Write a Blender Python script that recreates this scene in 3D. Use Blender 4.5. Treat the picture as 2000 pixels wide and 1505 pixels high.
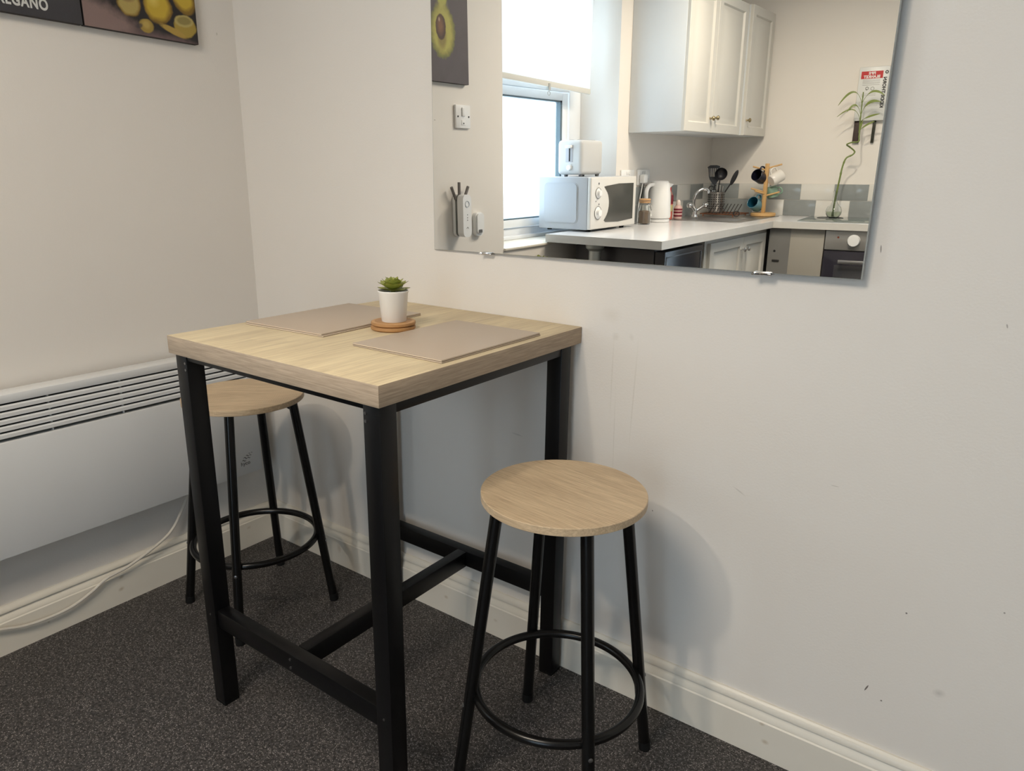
import bpy, bmesh, math, random
from mathutils import Vector, Matrix

random.seed(4)
PI = math.pi
C = bpy.context.scene.collection
for o in list(bpy.data.objects):
    bpy.data.objects.remove(o)

# ------------------------------------------------------------------ camera
F_PX, YAW, PITCH, ROLL = 1395.8534, -0.6224, -0.2747, 0.0138
CAM = Vector((2.0360, -1.4001, 1.2116))
fw = Vector((math.sin(YAW) * math.cos(PITCH), math.cos(YAW) * math.cos(PITCH), math.sin(PITCH)))
rt0 = Vector((math.cos(YAW), -math.sin(YAW), 0))
up0 = rt0.cross(fw)
rt = math.cos(ROLL) * rt0 + math.sin(ROLL) * up0
up = -math.sin(ROLL) * rt0 + math.cos(ROLL) * up0
cd = bpy.data.cameras.new('camera')
cam = bpy.data.objects.new('camera', cd)
C.objects.link(cam)
cam.matrix_world = Matrix(((rt.x, up.x, -fw.x, CAM.x), (rt.y, up.y, -fw.y, CAM.y), (rt.z, up.z, -fw.z, CAM.z), (0, 0, 0, 1)))
cd.sensor_width = 36
cd.lens = F_PX / 2000 * 36
cd.clip_start = 0.02
bpy.context.scene.camera = cam

# ------------------------------------------------------------------ light and exposure
vs = bpy.context.scene.view_settings
vs.view_transform = 'Standard'
vs.look = 'None'
vs.gamma = 1
vs.use_curve_mapping = False
vs.exposure = 0.11
w = bpy.data.worlds.new('daylight')
bpy.context.scene.world = w
w.use_nodes = True
bg = w.node_tree.nodes['Background']
bg.inputs[0].default_value = (0.76, 0.89, 1.0, 1)
bg.inputs[1].default_value = 4.8
pd = bpy.data.lights.new('window_portal', 'AREA')
pd.shape = 'RECTANGLE'; pd.size = 1.05; pd.size_y = 1.35
pd.cycles.is_portal = True
po = bpy.data.objects.new('window_portal', pd); C.objects.link(po)
po.location = (-0.33, -1.775, 1.55)
po.rotation_euler = (0, -PI / 2, 0)
# glazed door added outside the mirror view to bring in fill daylight
pd2 = bpy.data.lights.new('fill_door_portal', 'AREA'); pd2.shape = 'RECTANGLE'; pd2.size = 1.15; pd2.size_y = 2.05
pd2.cycles.is_portal = True
po2 = bpy.data.objects.new('fill_door_portal', pd2); C.objects.link(po2)
po2.location = (2.21, -3.97, 1.10)
po2.rotation_euler = (PI / 2, 0, -0.111)
LAMP = Vector((1.0, -2.28, 2.40))
LAMP_POWER = 15
FILL_PANEL_POWER = 24

# ------------------------------------------------------------------ material helpers
MC = {}
def mat(name, col, rough=0.5, metal=0.0, spec=0.5, bump=0.0, bscale=50, var=0.0, vscale=8, trans=0.0, ior=1.45, emit=None, estr=0, coat=0):
    if name in MC: return MC[name]
    m = bpy.data.materials.new(name); m.use_nodes = True
    nt = m.node_tree; b = nt.nodes['Principled BSDF']
    b.inputs['Base Color'].default_value = (*col, 1)
    b.inputs['Roughness'].default_value = rough
    b.inputs['Metallic'].default_value = metal
    b.inputs['Specular IOR Level'].default_value = spec
    b.inputs['Transmission Weight'].default_value = trans
    b.inputs['IOR'].default_value = ior
    b.inputs['Coat Weight'].default_value = coat
    if emit:
        b.inputs['Emission Color'].default_value = (*emit, 1); b.inputs['Emission Strength'].default_value = estr
    tc = nt.nodes.new('ShaderNodeTexCoord')
    if var > 0 or True:
        n = nt.nodes.new('ShaderNodeTexNoise'); n.inputs['Scale'].default_value = vscale; n.inputs['Detail'].default_value = 4
        nt.links.new(tc.outputs['Object'], n.inputs['Vector'])
        v = max(var, 0.02)
        mx = nt.nodes.new('ShaderNodeMix'); mx.data_type = 'RGBA'
        mx.inputs[6].default_value = (*[c * (1 - v) for c in col], 1)
        mx.inputs[7].default_value = (*[min(1, c * (1 + v)) for c in col], 1)
        nt.links.new(n.outputs['Fac'], mx.inputs[0]); nt.links.new(mx.outputs[2], b.inputs['Base Color'])
    if bump > 0:
        n2 = nt.nodes.new('ShaderNodeTexNoise'); n2.inputs['Scale'].default_value = bscale; n2.inputs['Detail'].default_value = 6
        nt.links.new(tc.outputs['Object'], n2.inputs['Vector'])
        bp = nt.nodes.new('ShaderNodeBump'); bp.inputs['Strength'].default_value = bump; bp.inputs['Distance'].default_value = 0.002
        nt.links.new(n2.outputs['Fac'], bp.inputs['Height']); nt.links.new(bp.outputs['Normal'], b.inputs['Normal'])
    MC[name] = m
    return m

def blobs(m, items, axes=(0, 2)):
    """lay soft-edged ellipses over a material: (u, v, ru, rv, rotation, colour, softness, opacity) in object axes"""
    nt = m.node_tree; b = nt.nodes['Principled BSDF']
    src = b.inputs['Base Color'].links[0].from_socket
    tc = nt.nodes.new('ShaderNodeTexCoord')
    sp = nt.nodes.new('ShaderNodeSeparateXYZ'); nt.links.new(tc.outputs['Object'], sp.inputs[0])
    nz = nt.nodes.new('ShaderNodeTexNoise'); nz.inputs['Scale'].default_value = 60; nt.links.new(tc.outputs['Object'], nz.inputs['Vector'])
    cb = nt.nodes.new('ShaderNodeCombineXYZ')
    nt.links.new(sp.outputs[axes[0]], cb.inputs[0]); nt.links.new(sp.outputs[axes[1]], cb.inputs[1])
    for (u, v, ru, rv, rot, col, soft, op) in items:
        mp = nt.nodes.new('ShaderNodeMapping'); mp.vector_type = 'TEXTURE'
        mp.inputs['Location'].default_value = (u, v, 0); mp.inputs['Rotation'].default_value = (0, 0, rot)
        mp.inputs['Scale'].default_value = (ru, rv, 1)
        nt.links.new(cb.outputs[0], mp.inputs[0])
        ln = nt.nodes.new('ShaderNodeVectorMath'); ln.operation = 'LENGTH'; nt.links.new(mp.outputs[0], ln.inputs[0])
        ad = nt.nodes.new('ShaderNodeMath'); ad.operation = 'MULTIPLY_ADD'; ad.inputs[1].default_value = 0.25; nt.links.new(nz.outputs['Fac'], ad.inputs[0]); nt.links.new(ln.outputs['Value'], ad.inputs[2])
        mr = nt.nodes.new('ShaderNodeMapRange'); mr.inputs['From Min'].default_value = 1.12 - soft; mr.inputs['From Max'].default_value = 1.12
        mr.inputs['To Min'].default_value = op; mr.inputs['To Max'].default_value = 0
        nt.links.new(ad.outputs[0], mr.inputs['Value'])
        mx = nt.nodes.new('ShaderNodeMix'); mx.data_type = 'RGBA'
        nt.links.new(mr.outputs['Result'], mx.inputs[0]); nt.links.new(src, mx.inputs[6]); mx.inputs[7].default_value = (*col, 1)
        src = mx.outputs[2]
    nt.links.new(src, b.inputs['Base Color'])
    return m

def wood(name, light, dark, axis, rough=0.5, across=70, along=3.0, saw=0.0, blotch=0.45, plank=0.10):
    """grain running along the given object axis"""
    m = bpy.data.materials.new(name); m.use_nodes = True
    nt = m.node_tree; b = nt.nodes['Principled BSDF']
    b.inputs['Roughness'].default_value = rough; b.inputs['Specular IOR Level'].default_value = 0.3
    tc = nt.nodes.new('ShaderNodeTexCoord'); mp = nt.nodes.new('ShaderNodeMapping')
    s = [across] * 3; s[axis] = along
    mp.inputs['Scale'].default_value = s
    nt.links.new(tc.outputs['Object'], mp.inputs[0])
    n = nt.nodes.new('ShaderNodeTexNoise'); n.inputs['Scale'].default_value = 1; n.inputs['Detail'].default_value = 8; n.inputs['Roughness'].default_value = 0.65; n.inputs['Distortion'].default_value = 0.4
    nt.links.new(mp.outputs[0], n.inputs['Vector'])
    mp2 = nt.nodes.new('ShaderNodeMapping'); s2 = [across * 0.17] * 3; s2[axis] = along * 0.6
    mp2.inputs['Scale'].default_value = s2; nt.links.new(tc.outputs['Object'], mp2.inputs[0])
    n2 = nt.nodes.new('ShaderNodeTexNoise'); n2.inputs['Scale'].default_value = 1; n2.inputs['Detail'].default_value = 3
    nt.links.new(mp2.outputs[0], n2.inputs['Vector'])
    # planks: voronoi cells stretched along the grain
    mp3 = nt.nodes.new('ShaderNodeMapping'); s3 = [15.0] * 3; s3[axis] = 2.4
    mp3.inputs['Scale'].default_value = s3; nt.links.new(tc.outputs['Object'], mp3.inputs[0])
    vo = nt.nodes.new('ShaderNodeTexVoronoi'); vo.distance = 'CHEBYCHEV'; vo.inputs['Scale'].default_value = 1; nt.links.new(mp3.outputs[0], vo.inputs['Vector'])
    a = nt.nodes.new('ShaderNodeMath'); a.operation = 'MULTIPLY_ADD'; a.inputs[1].default_value = blotch
    nt.links.new(n2.outputs['Fac'], a.inputs[0])
    a0 = nt.nodes.new('ShaderNodeMath'); a0.operation = 'MULTIPLY'; a0.inputs[1].default_value = 1.0 - blotch; nt.links.new(n.outputs['Fac'], a0.inputs[0])
    nt.links.new(a0.outputs[0], a.inputs[2])
    sx = nt.nodes.new('ShaderNodeSeparateXYZ'); nt.links.new(vo.outputs['Color'], sx.inputs[0])
    a2 = nt.nodes.new('ShaderNodeMath'); a2.operation = 'MULTIPLY_ADD'; a2.inputs[1].default_value = plank
    nt.links.new(sx.outputs[0], a2.inputs[0]); nt.links.new(a.outputs[0], a2.inputs[2])
    last = a2.outputs[0]
    if saw:
        wv = nt.nodes.new('ShaderNodeTexWave'); wv.bands_direction = 'XYZ'[axis]; wv.inputs['Scale'].default_value = 55; wv.inputs['Distortion'].default_value = 4; wv.inputs['Detail'].default_value = 2
        nt.links.new(tc.outputs['Object'], wv.inputs['Vector'])
        n4 = nt.nodes.new('ShaderNodeTexNoise'); n4.inputs['Scale'].default_value = 9; nt.links.new(tc.outputs['Object'], n4.inputs['Vector'])
        r4 = nt.nodes.new('ShaderNodeMapRange'); r4.inputs['From Min'].default_value = .5; r4.inputs['From Max'].default_value = .62; nt.links.new(n4.outputs['Fac'], r4.inputs['Value'])
        mm = nt.nodes.new('ShaderNodeMath'); mm.operation = 'MULTIPLY'; nt.links.new(wv.outputs['Fac'], mm.inputs[0]); nt.links.new(r4.outputs['Result'], mm.inputs[1])
        m5 = nt.nodes.new('ShaderNodeMath'); m5.operation = 'MULTIPLY_ADD'; m5.inputs[1].default_value = saw; nt.links.new(mm.outputs[0], m5.inputs[0]); nt.links.new(last, m5.inputs[2])
        last = m5.outputs[0]
    cr = nt.nodes.new('ShaderNodeValToRGB')
    e = cr.color_ramp.elements
    e[0].position = 0.36; e[0].color = (*dark, 1); e[1].position = 0.70; e[1].color = (*light, 1)
    nt.links.new(last, cr.inputs[0]); nt.links.new(cr.outputs[0], b.inputs['Base Color'])
    bp = nt.nodes.new('ShaderNodeBump'); bp.inputs['Strength'].default_value = 0.15; bp.inputs['Distance'].default_value = 0.001
    nt.links.new(n.outputs['Fac'], bp.inputs['Height']); nt.links.new(bp.outputs['Normal'], b.inputs['Normal'])
    MC[name] = m
    return m

# ------------------------------------------------------------------ mesh helpers
class MB:
    def __init__(s): s.v = []; s.f = []; s.m = []; s.sm = []; s.mi = 0; s.T = None
    def _add(s, vs_, fs, smooth=False):
        k = len(s.v)
        for p in vs_:
            p = Vector(p)
            if s.T is not None: p = s.T @ p
            s.v.append(p)
        for f in fs: s.f.append([k + i for i in f]); s.m.append(s.mi); s.sm.append(smooth)
    def box(s, a, b, ch=0.0):
        (x0, y0, z0), (x1, y1, z1) = [tuple(min(p, q) for p, q in zip(a, b)), tuple(max(p, q) for p, q in zip(a, b))]
        if ch > 0:
            c = ch
            bm = bmesh.new(); bmesh.ops.create_cube(bm, size=1)
            for v in bm.verts: v.co = Vector(((x0 + x1) / 2 + v.co.x * (x1 - x0), (y0 + y1) / 2 + v.co.y * (y1 - y0), (z0 + z1) / 2 + v.co.z * (z1 - z0)))
            bmesh.ops.bevel(bm, geom=list(bm.edges), offset=min(c, (x1-x0)*.49, (y1-y0)*.49, (z1-z0)*.49), segments=2 if c < .006 else 4, affect='EDGES', profile=0.5)
            bm.verts.index_update()
            s._add([v.co.copy() for v in bm.verts], [[v.index for v in f.verts] for f in bm.faces], c >= .006)
            bm.free(); return s
        s._add([(x0, y0, z0), (x1, y0, z0), (x1, y1, z0), (x0, y1, z0), (x0, y0, z1), (x1, y0, z1), (x1, y1, z1), (x0, y1, z1)],
               [(0, 3, 2, 1), (4, 5, 6, 7), (0, 1, 5, 4), (1, 2, 6, 5), (2, 3, 7, 6), (3, 0, 4, 7)])
        return s
    def prism(s, poly, z0, z1, ax=2):
        """polygon in the two other axes extruded along ax (counter-clockwise seen from +ax)"""
        n = len(poly)
        def P(u, v, t): return [(t, u, v), (v, t, u), (u, v, t)][ax]
        vs_ = [P(u, v, z0) for u, v in poly] + [P(u, v, z1) for u, v in poly]
        s._add(vs_, [list(range(n))[::-1], list(range(n, 2 * n))] + [(i, (i + 1) % n, n + (i + 1) % n, n + i) for i in range(n)])
        return s
    def rrect(s, c, hx, hy, r, z0, z1, ax=2, seg=5):
        poly = []
        for k, (sx, sy) in enumerate(((1, 1), (-1, 1), (-1, -1), (1, -1))):
            for i in range(seg + 1):
                a = PI / 2 * (k + i / seg)
                poly.append((c[0] + sx * (hx - r) + r * math.cos(a), c[1] + sy * (hy - r) + r * math.sin(a)))
        return s.prism(poly, z0, z1, ax)
    def lathe(s, prof, c=(0, 0, 0), seg=32, axis=Vector((0, 0, 1)), cap=True):
        q = Vector((0, 0, 1)).rotation_difference(Vector(axis).normalized())
        vs_ = []
        for r, z in prof:
            for i in range(seg):
                a = 2 * PI * i / seg
                vs_.append(Vector(c) + q @ Vector((r * math.cos(a), r * math.sin(a), z)))
        fs = []
        n = len(prof)
        for j in range(n - 1):
            for i in range(seg):
                i2 = (i + 1) % seg
                fs.append((j * seg + i, j * seg + i2, (j + 1) * seg + i2, (j + 1) * seg + i))
        s._add(vs_, fs, True)
        if cap:
            k = len(s.v) - n * seg
            for j, rev in ((0, True), (n - 1, False)):
                if prof[j][0] > 1e-5:
                    f = [k + j * seg + i for i in range(seg)]
                    s.f.append(f[::-1] if rev else f); s.m.append(s.mi); s.sm.append(False)
        return s
    def cyl(s, p0, p1, r0, r1=None, seg=20):
        p0, p1 = Vector(p0), Vector(p1); r1 = r0 if r1 is None else r1
        L = (p1 - p0).length
        return s.lathe([(r0, 0), (r1, L)], p0, seg, p1 - p0)
    def tube(s, pts, r, seg=10, closed=False, sy=1.0):
        pts = [Vector(p) for p in pts]; n = len(pts)
        rr = r if isinstance(r, (list, tuple)) else [r] * n
        vs_ = []; ref = None
        for i, p in enumerate(pts):
            a = pts[(i - 1) % n] if (closed or i > 0) else p
            b = pts[(i + 1) % n] if (closed or i < n - 1) else p
            t = (b - a).normalized()
            if ref is None:
                ref = Vector((0, 0, 1)) if abs(t.z) < .9 else Vector((1, 0, 0))
            u = (ref - t * ref.dot(t)).normalized(); v = t.cross(u); ref = u
            for k in range(seg):
                an = 2 * PI * k / seg
                vs_.append(p + rr[i] * (math.cos(an) * u + sy * math.sin(an) * v))
        fs = []
        for i in range(n if closed else n - 1):
            i2 = (i + 1) % n
            for k in range(seg):
                k2 = (k + 1) % seg
                fs.append((i * seg + k, i * seg + k2, i2 * seg + k2, i2 * seg + k))
        s._add(vs_, fs, True)
        if not closed:
            k = len(s.v) - n * seg
            s.f.append([k + i for i in range(seg)][::-1]); s.m.append(s.mi); s.sm.append(False)
            s.f.append([k + (n - 1) * seg + i for i in range(seg)]); s.m.append(s.mi); s.sm.append(False)
        return s
    def ring(s, c, R, r, seg=48, axis=Vector((0, 0, 1)), tseg=10):
        q = Vector((0, 0, 1)).rotation_difference(Vector(axis).normalized())
        pts = [Vector(c) + q @ Vector((R * math.cos(2 * PI * i / seg), R * math.sin(2 * PI * i / seg), 0)) for i in range(seg)]
        return s.tube(pts, r, tseg, closed=True)
    def sphere(s, c, r, seg=16, sc=(1, 1, 1)):
        prof = [(max(1e-6, math.sin(PI * j / (seg // 2))) * r, -math.cos(PI * j / (seg // 2)) * r) for j in range(seg // 2 + 1)]
        k = len(s.v); s.lathe(prof, (0, 0, 0), seg, cap=False)
        for i in range(k, len(s.v)):
            p = s.v[i]; s.v[i] = Vector((c[0] + p.x * sc[0], c[1] + p.y * sc[1], c[2] + p.z * sc[2]))
        return s
    def build(s, name, mats, parent=None, loc=None, rz=0):
        me = bpy.data.meshes.new(name)
        off = Vector(loc) if (loc is not None) else Vector((0, 0, 0))
        if parent is None and loc is not None and rz: vv = s.v     # local coordinates already
        elif parent is None and loc is not None: vv = [p - off for p in s.v]
        else: vv = s.v
        me.from_pydata([tuple(p) for p in vv], [], s.f)
        mats = mats if isinstance(mats, (list, tuple)) else [mats]
        for m in mats: me.materials.append(m)
        for p, mi, sm in zip(me.polygons, s.m, s.sm): p.material_index = mi; p.use_smooth = sm
        bm = bmesh.new(); bm.from_mesh(me); bmesh.ops.recalc_face_normals(bm, faces=bm.faces); bm.to_mesh(me); bm.free()
        me.update()
        me.set_sharp_from_angle(angle=math.radians(38))
        o = bpy.data.objects.new(name, me); C.objects.link(o)
        if parent is not None: o.parent = parent
        if loc is not None and parent is None: o.location = loc; o.rotation_euler.z = rz
        return o

def build_each(mb, name, mats, parent):
    """every separate piece of the builder becomes an object of its own"""
    par = list(range(len(mb.v)))
    def fd(i):
        while par[i] != i: par[i] = par[par[i]]; i = par[i]
        return i
    for f in mb.f:
        for i in f[1:]: par[fd(i)] = fd(f[0])
    groups = {}
    for k, f in enumerate(mb.f): groups.setdefault(fd(f[0]), []).append(k)
    out = []
    for ks in groups.values():
        n = MB(); ids = {}
        for k in ks:
            nf = []
            for i in mb.f[k]:
                if i not in ids: ids[i] = len(n.v); n.v.append(mb.v[i])
                nf.append(ids[i])
            n.f.append(nf); n.m.append(mb.m[k]); n.sm.append(mb.sm[k])
        out.append(n.build(name, mats, parent))
    return out

def tag(o, label=None, cat=None, group=None, kind=None):
    if label: o['label'] = label
    if cat: o['category'] = cat
    if group: o['group'] = group
    if kind: o['kind'] = kind
    return o
def thing(name, label, cat, loc=(0, 0, 0), rz=0, group=None):
    o = bpy.data.objects.new(name, None); C.objects.link(o)
    o.empty_display_size = 0.05
    o.location = loc; o.rotation_euler.z = rz
    return tag(o, label, cat, group)
def struct(name, mb, m, parent=None, label=None):
    o = mb.build(name, m, parent)
    if parent is None: o['kind'] = 'structure'
    if label: o['label'] = label
    return o
def text(name, body, size, mtx, m, parent, depth=0.0004, bold=0.0, spacing=1.0, align='LEFT'):
    cu = bpy.data.curves.new(name, 'FONT'); cu.body = body; cu.size = size; cu.extrude = depth; cu.offset = bold; cu.space_character = spacing; cu.align_x = align
    t = bpy.data.objects.new(name, cu); C.objects.link(t)
    dg = bpy.context.evaluated_depsgraph_get(); dg.update()
    me = bpy.data.meshes.new_from_object(t.evaluated_get(dg))
    bpy.data.objects.remove(t)
    me.transform(mtx); me.materials.clear(); me.materials.append(m)
    o = bpy.data.objects.new(name, me); C.objects.link(o); o.parent = parent
    return o
def dup(r, loc, rz, label=None):
    c = r.copy(); C.objects.link(c); c.location = loc; c.rotation_euler.z = rz
    if label: c['label'] = label
    for ch in list(r.children):
        d = ch.copy(); C.objects.link(d); d.parent = c
        for g in list(ch.children):
            e = g.copy(); C.objects.link(e); e.parent = d
    return c
def frame_mtx(o, ux, uy):
    ux, uy = Vector(ux), Vector(uy); uz = ux.cross(uy)
    return Matrix(((ux.x, uy.x, uz.x, o[0]), (ux.y, uy.y, uz.y, o[1]), (ux.z, uy.z, uz.z, o[2]), (0, 0, 0, 1)))

# ------------------------------------------------------------------ materials
WALL = (0.78, 0.742, 0.69)
def wall_mat(name):
    return mat(name, WALL, rough=0.6, spec=0.25, bump=0.14, bscale=220, var=0.02, vscale=3)
m_wall_left = wall_mat('plaster left'); m_wall_back = wall_mat('plaster back'); m_wall = wall_mat('plaster')
m_ceil = mat('ceiling paint', (0.8, 0.79, 0.77), 0.8)
m_gloss = mat('gloss white timber', (0.77, 0.725, 0.63), 0.35, var=0.04, vscale=5, bump=.1, bscale=40)
m_gloss_b = mat('gloss white timber back', (0.75, 0.71, 0.625), 0.35, var=0.04, vscale=5, bump=.1, bscale=40)
m_black = mat('black powder coat', (0.0035, 0.0035, 0.004), 0.36, spec=0.32, bump=.04, bscale=300)
m_blackgloss = mat('black enamel tube', (0.004, 0.004, 0.004), 0.25, spec=.4)
m_rubber = mat('black rubber', (0.006, 0.006, 0.006), 0.7, spec=.25)
m_screw = mat('dull steel screw', (0.25, 0.25, 0.25), 0.4, 1.0)
OAKL, OAKD = (0.80, 0.675, 0.445), (0.52, 0.415, 0.27)
m_oak_y = wood('sonoma oak along y', OAKL, OAKD, 1, across=150, along=7, blotch=.35, plank=.08)
m_oak_x = wood('sonoma oak along x', OAKL, OAKD, 0)
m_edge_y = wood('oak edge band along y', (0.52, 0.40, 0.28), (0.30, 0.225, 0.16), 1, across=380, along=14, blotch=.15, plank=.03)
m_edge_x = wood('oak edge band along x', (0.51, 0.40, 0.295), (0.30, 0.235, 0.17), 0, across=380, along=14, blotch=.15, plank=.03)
m_seat = wood('sonoma oak seat', (0.70, 0.545, 0.36), (0.42, 0.31, 0.20), 0, across=280, along=14, saw=-0.035, blotch=.25, plank=.05)
m_white = mat('white plastic', (0.80, 0.80, 0.79), 0.35)
m_whitem = mat('white enamel', (0.45, 0.475, 0.51), 0.3)
m_heater = mat('white heater enamel', (0.70, 0.71, 0.71), 0.4, spec=.4, bump=.06, bscale=400)
m_dark = mat('dark slot', (0.02, 0.02, 0.02), 0.8)
m_grey = mat('grey print', (0.12, 0.12, 0.12), 0.6)
m_chrome = mat('chrome', (0.75, 0.75, 0.75), 0.12, 1.0)
m_steel = mat('brushed stainless steel', (0.52, 0.51, 0.50), 0.32, 1.0, bump=.1, bscale=200)
m_glass = mat('clear glass', (0.95, 0.97, 0.96), 0.02, trans=1.0, ior=1.45)
m_brass = mat('aged brass knob', (0.40, 0.33, 0.20), 0.3, 1.0)

# ------------------------------------------------------------------ room shell
L_FAR, DEL = 3.5617, -0.111
def FW(a, b, z=None):      # far-wall frame -> world
    x = a * math.cos(DEL) - b * math.sin(DEL); y = -L_FAR + a * math.sin(DEL) + b * math.cos(DEL)
    return (x, y) if z is None else (x, y, z)
RX, CZ = 4.2, 2.45
YJ0, YJ1, ZS, ZT = -1.275, -2.275, 0.875, 2.20
YE = -4.3

fl = MB(); fl.box((-0.3, -4.3, -0.08), (RX + .1, 0.1, 0))
m_floor = bpy.data.materials.new('speckled safety vinyl'); m_floor.use_nodes = True
nt = m_floor.node_tree; b = nt.nodes['Principled BSDF']; b.inputs['Roughness'].default_value = 0.5; b.inputs['Specular IOR Level'].default_value = 0.35
tc = nt.nodes.new('ShaderNodeTexCoord')
v1 = nt.nodes.new('ShaderNodeTexVoronoi'); v1.inputs['Scale'].default_value = 340; nt.links.new(tc.outputs['Object'], v1.inputs['Vector'])
sx = nt.nodes.new('ShaderNodeSeparateXYZ'); nt.links.new(v1.outputs['Color'], sx.inputs[0])
g1 = nt.nodes.new('ShaderNodeMath'); g1.operation = 'GREATER_THAN'; g1.inputs[1].default_value = 0.50; nt.links.new(sx.outputs[0], g1.inputs[0])
g2 = nt.nodes.new('ShaderNodeMath'); g2.operation = 'LESS_THAN'; g2.inputs[1].default_value = 0.42; nt.links.new(v1.outputs['Distance'], g2.inputs[0])
mm = nt.nodes.new('ShaderNodeMath'); mm.operation = 'MULTIPLY'; nt.links.new(g1.outputs[0], mm.inputs[0]); nt.links.new(g2.outputs[0], mm.inputs[1])
mm2 = nt.nodes.new('ShaderNodeMath'); mm2.operation = 'MULTIPLY'; nt.links.new(mm.outputs[0], mm2.inputs[0]); nt.links.new(sx.outputs[1], mm2.inputs[1])
nn = nt.nodes.new('ShaderNodeTexNoise'); nn.inputs['Scale'].default_value = 160; nn.inputs['Detail'].default_value = 5; nt.links.new(tc.outputs['Object'], nn.inputs['Vector'])
cr = nt.nodes.new('ShaderNodeValToRGB'); cr.color_ramp.elements[0].position = .38; cr.color_ramp.elements[0].color = (0.018, 0.017, 0.017, 1); cr.color_ramp.elements[1].position = .68; cr.color_ramp.elements[1].color = (0.085, 0.078, 0.075, 1)
nt.links.new(nn.outputs['Fac'], cr.inputs[0])
mx = nt.nodes.new('ShaderNodeMix'); mx.data_type = 'RGBA'; mx.inputs[7].default_value = (0.36, 0.33, 0.315, 1)
nt.links.new(mm2.outputs[0], mx.inputs[0]); nt.links.new(cr.outputs[0], mx.inputs[6]); nt.links.new(mx.outputs[2], b.inputs['Base Color'])
bp = nt.nodes.new('ShaderNodeBump'); bp.inputs['Strength'].default_value = .25; bp.inputs['Distance'].default_value = .001; nt.links.new(nn.outputs['Fac'], bp.inputs['Height']); nt.links.new(bp.outputs['Normal'], b.inputs['Normal'])
struct('floor', fl, m_floor)
struct('ceiling', MB().box((-0.3, -4.3, CZ), (RX + .1, 0.1, CZ + .08)), m_ceil)
struct('wall_back', MB().box((-0.3, 0, 0), (RX + .1, 0.1, CZ)), m_wall_back)
struct('wall_right', MB().box((RX, -4.3, 0), (RX + .1, 0, CZ)), m_wall)
wl = MB()
wl.box((-0.3, 0, 0), (0, YJ0, CZ)); wl.box((-0.3, YJ1, 0), (0, YE, CZ)); wl.box((-0.3, YJ0, 0), (0, YJ1, ZS)); wl.box((-0.3, YJ0, ZT), (0, YJ1, CZ))
struct('wall_left', wl, m_wall_left)
wf = MB(); wf.T = Matrix.Translation((0, -L_FAR, 0)) @ Matrix.Rotation(DEL, 4, 'Z')
PX0, PX1, PZ1 = 1.66, 2.80, 2.12
wf.box((-.1, -.1, 0), (PX0, 0, CZ)); wf.box((PX1, -.1, 0), (RX + .15, 0, CZ)); wf.box((PX0, -.1, PZ1), (PX1, 0, CZ)); wf.T = None
struct('wall_kitchen', wf, m_wall)

# stains and scuffs that belong to the paint
ST = (0.50, 0.46, 0.38); DK = (0.10, 0.08, 0.07)
blobs(m_wall_back, [
    (1.309, .80, .0022, .11, 0, ST, .9, .28), (1.322, .66, .0016, .13, .02, ST, .9, .30), (1.365, .76, .0022, .15, -.03, ST, .9, .30),
    (1.313, .888, .011, .012, 0, ST, .8, .22), (1.352, .892, .007, .010, .4, ST, .8, .2),
    (1.911, .255, .0016, .009, -.35, DK, .3, .9), (1.940, .239, .002, .002, 0, DK, .3, .8), (1.955, .442, .002, .002, 0, DK, .3, .8),
    (1.818, 1.111, .0012, .008, .1, DK, .3, .7), (2.03, .30, .012, .010, .3, (.45, .42, .38), .9, .5), (2.22, .28, .0015, .003, .4, DK, .3, .8),
    (1.62, .60, .018, .002, -.5, (.5, .47, .42), .6, .5), (1.80, .66, .010, .0012, 0, (.45, .42, .36), .6, .5), (2.10, .50, .0018, .0018, 0, DK, .3, .6),
    (2.02, 1.0, .0012, .004, .3, DK, .3, .5), (1.43, .50, .0015, .002, .4, DK, .3, .8), (1.05, .60, .020, .0025, -.1, (.45, .43, .4), .6, .4),
    (1.30, .935, .03, .02, 0, (.60, .54, .44), .9, .25)], axes=(0, 2))
blobs(m_wall_left, [(-0.845, 1.425, .006, .0012, 0, DK, .3, .7), (-.06, 1.62, .003, .005, 0, (.5, .47, .4), .4, .6)], axes=(1, 2))
KN = (0.40, 0.30, 0.17)
blobs(m_gloss, [(-.548, .083, .010, .006, .2, KN, .8, .55), (-.553, .046, .011, .007, .2, KN, .8, .5), (-.30, .05, .012, .006, 0, KN, .8, .3), (-.75, .04, .004, .003, 0, KN, .5, .4), (-.12, .07, .01, .006, 0, KN, .8, .35)], axes=(1, 2))
blobs(m_gloss_b, [(1.739, .045, .010, .007, 0, KN, .8, .5), (1.728, .086, .008, .005, 0, KN, .8, .45), (.36, .06, .012, .02, 0, (.45, .33, .22), .9, .4), (.30, .06, .006, .008, 0, KN, .8, .4), (.55, .05, .02, .03, .3, (.45, .33, .22), .9, .3), (.82, .055, .009, .007, 0, KN, .8, .45), (1.0, .05, .009, .006, 0, KN, .8, .3), (1.3, .05, .012, .03, .3, (.5, .4, .28), .9, .3), (2.05, .05, .01, .007, 0, KN, .8, .4)], axes=(0, 2))

# skirting boards (moulded profile: thickness, height)
SK = [(0, 0), (.019, 0), (.019, .089), (.0165, .092), (.0165, .095), (.011, .104), (.0075, .109), (.0075, .112), (.0125, .114), (.0125, .119), (.009, .127), (.004, .131), (0, .131)]
sb = MB(); sb.prism([(-t, z) for t, z in SK], 0, RX, ax=0)
struct('baseboard_back', sb, m_gloss_b)
sl = MB(); sl.prism([(z, t) for t, z in SK], 0, -1.60, ax=1)
struct('baseboard_left', sl, m_gloss)

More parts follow.
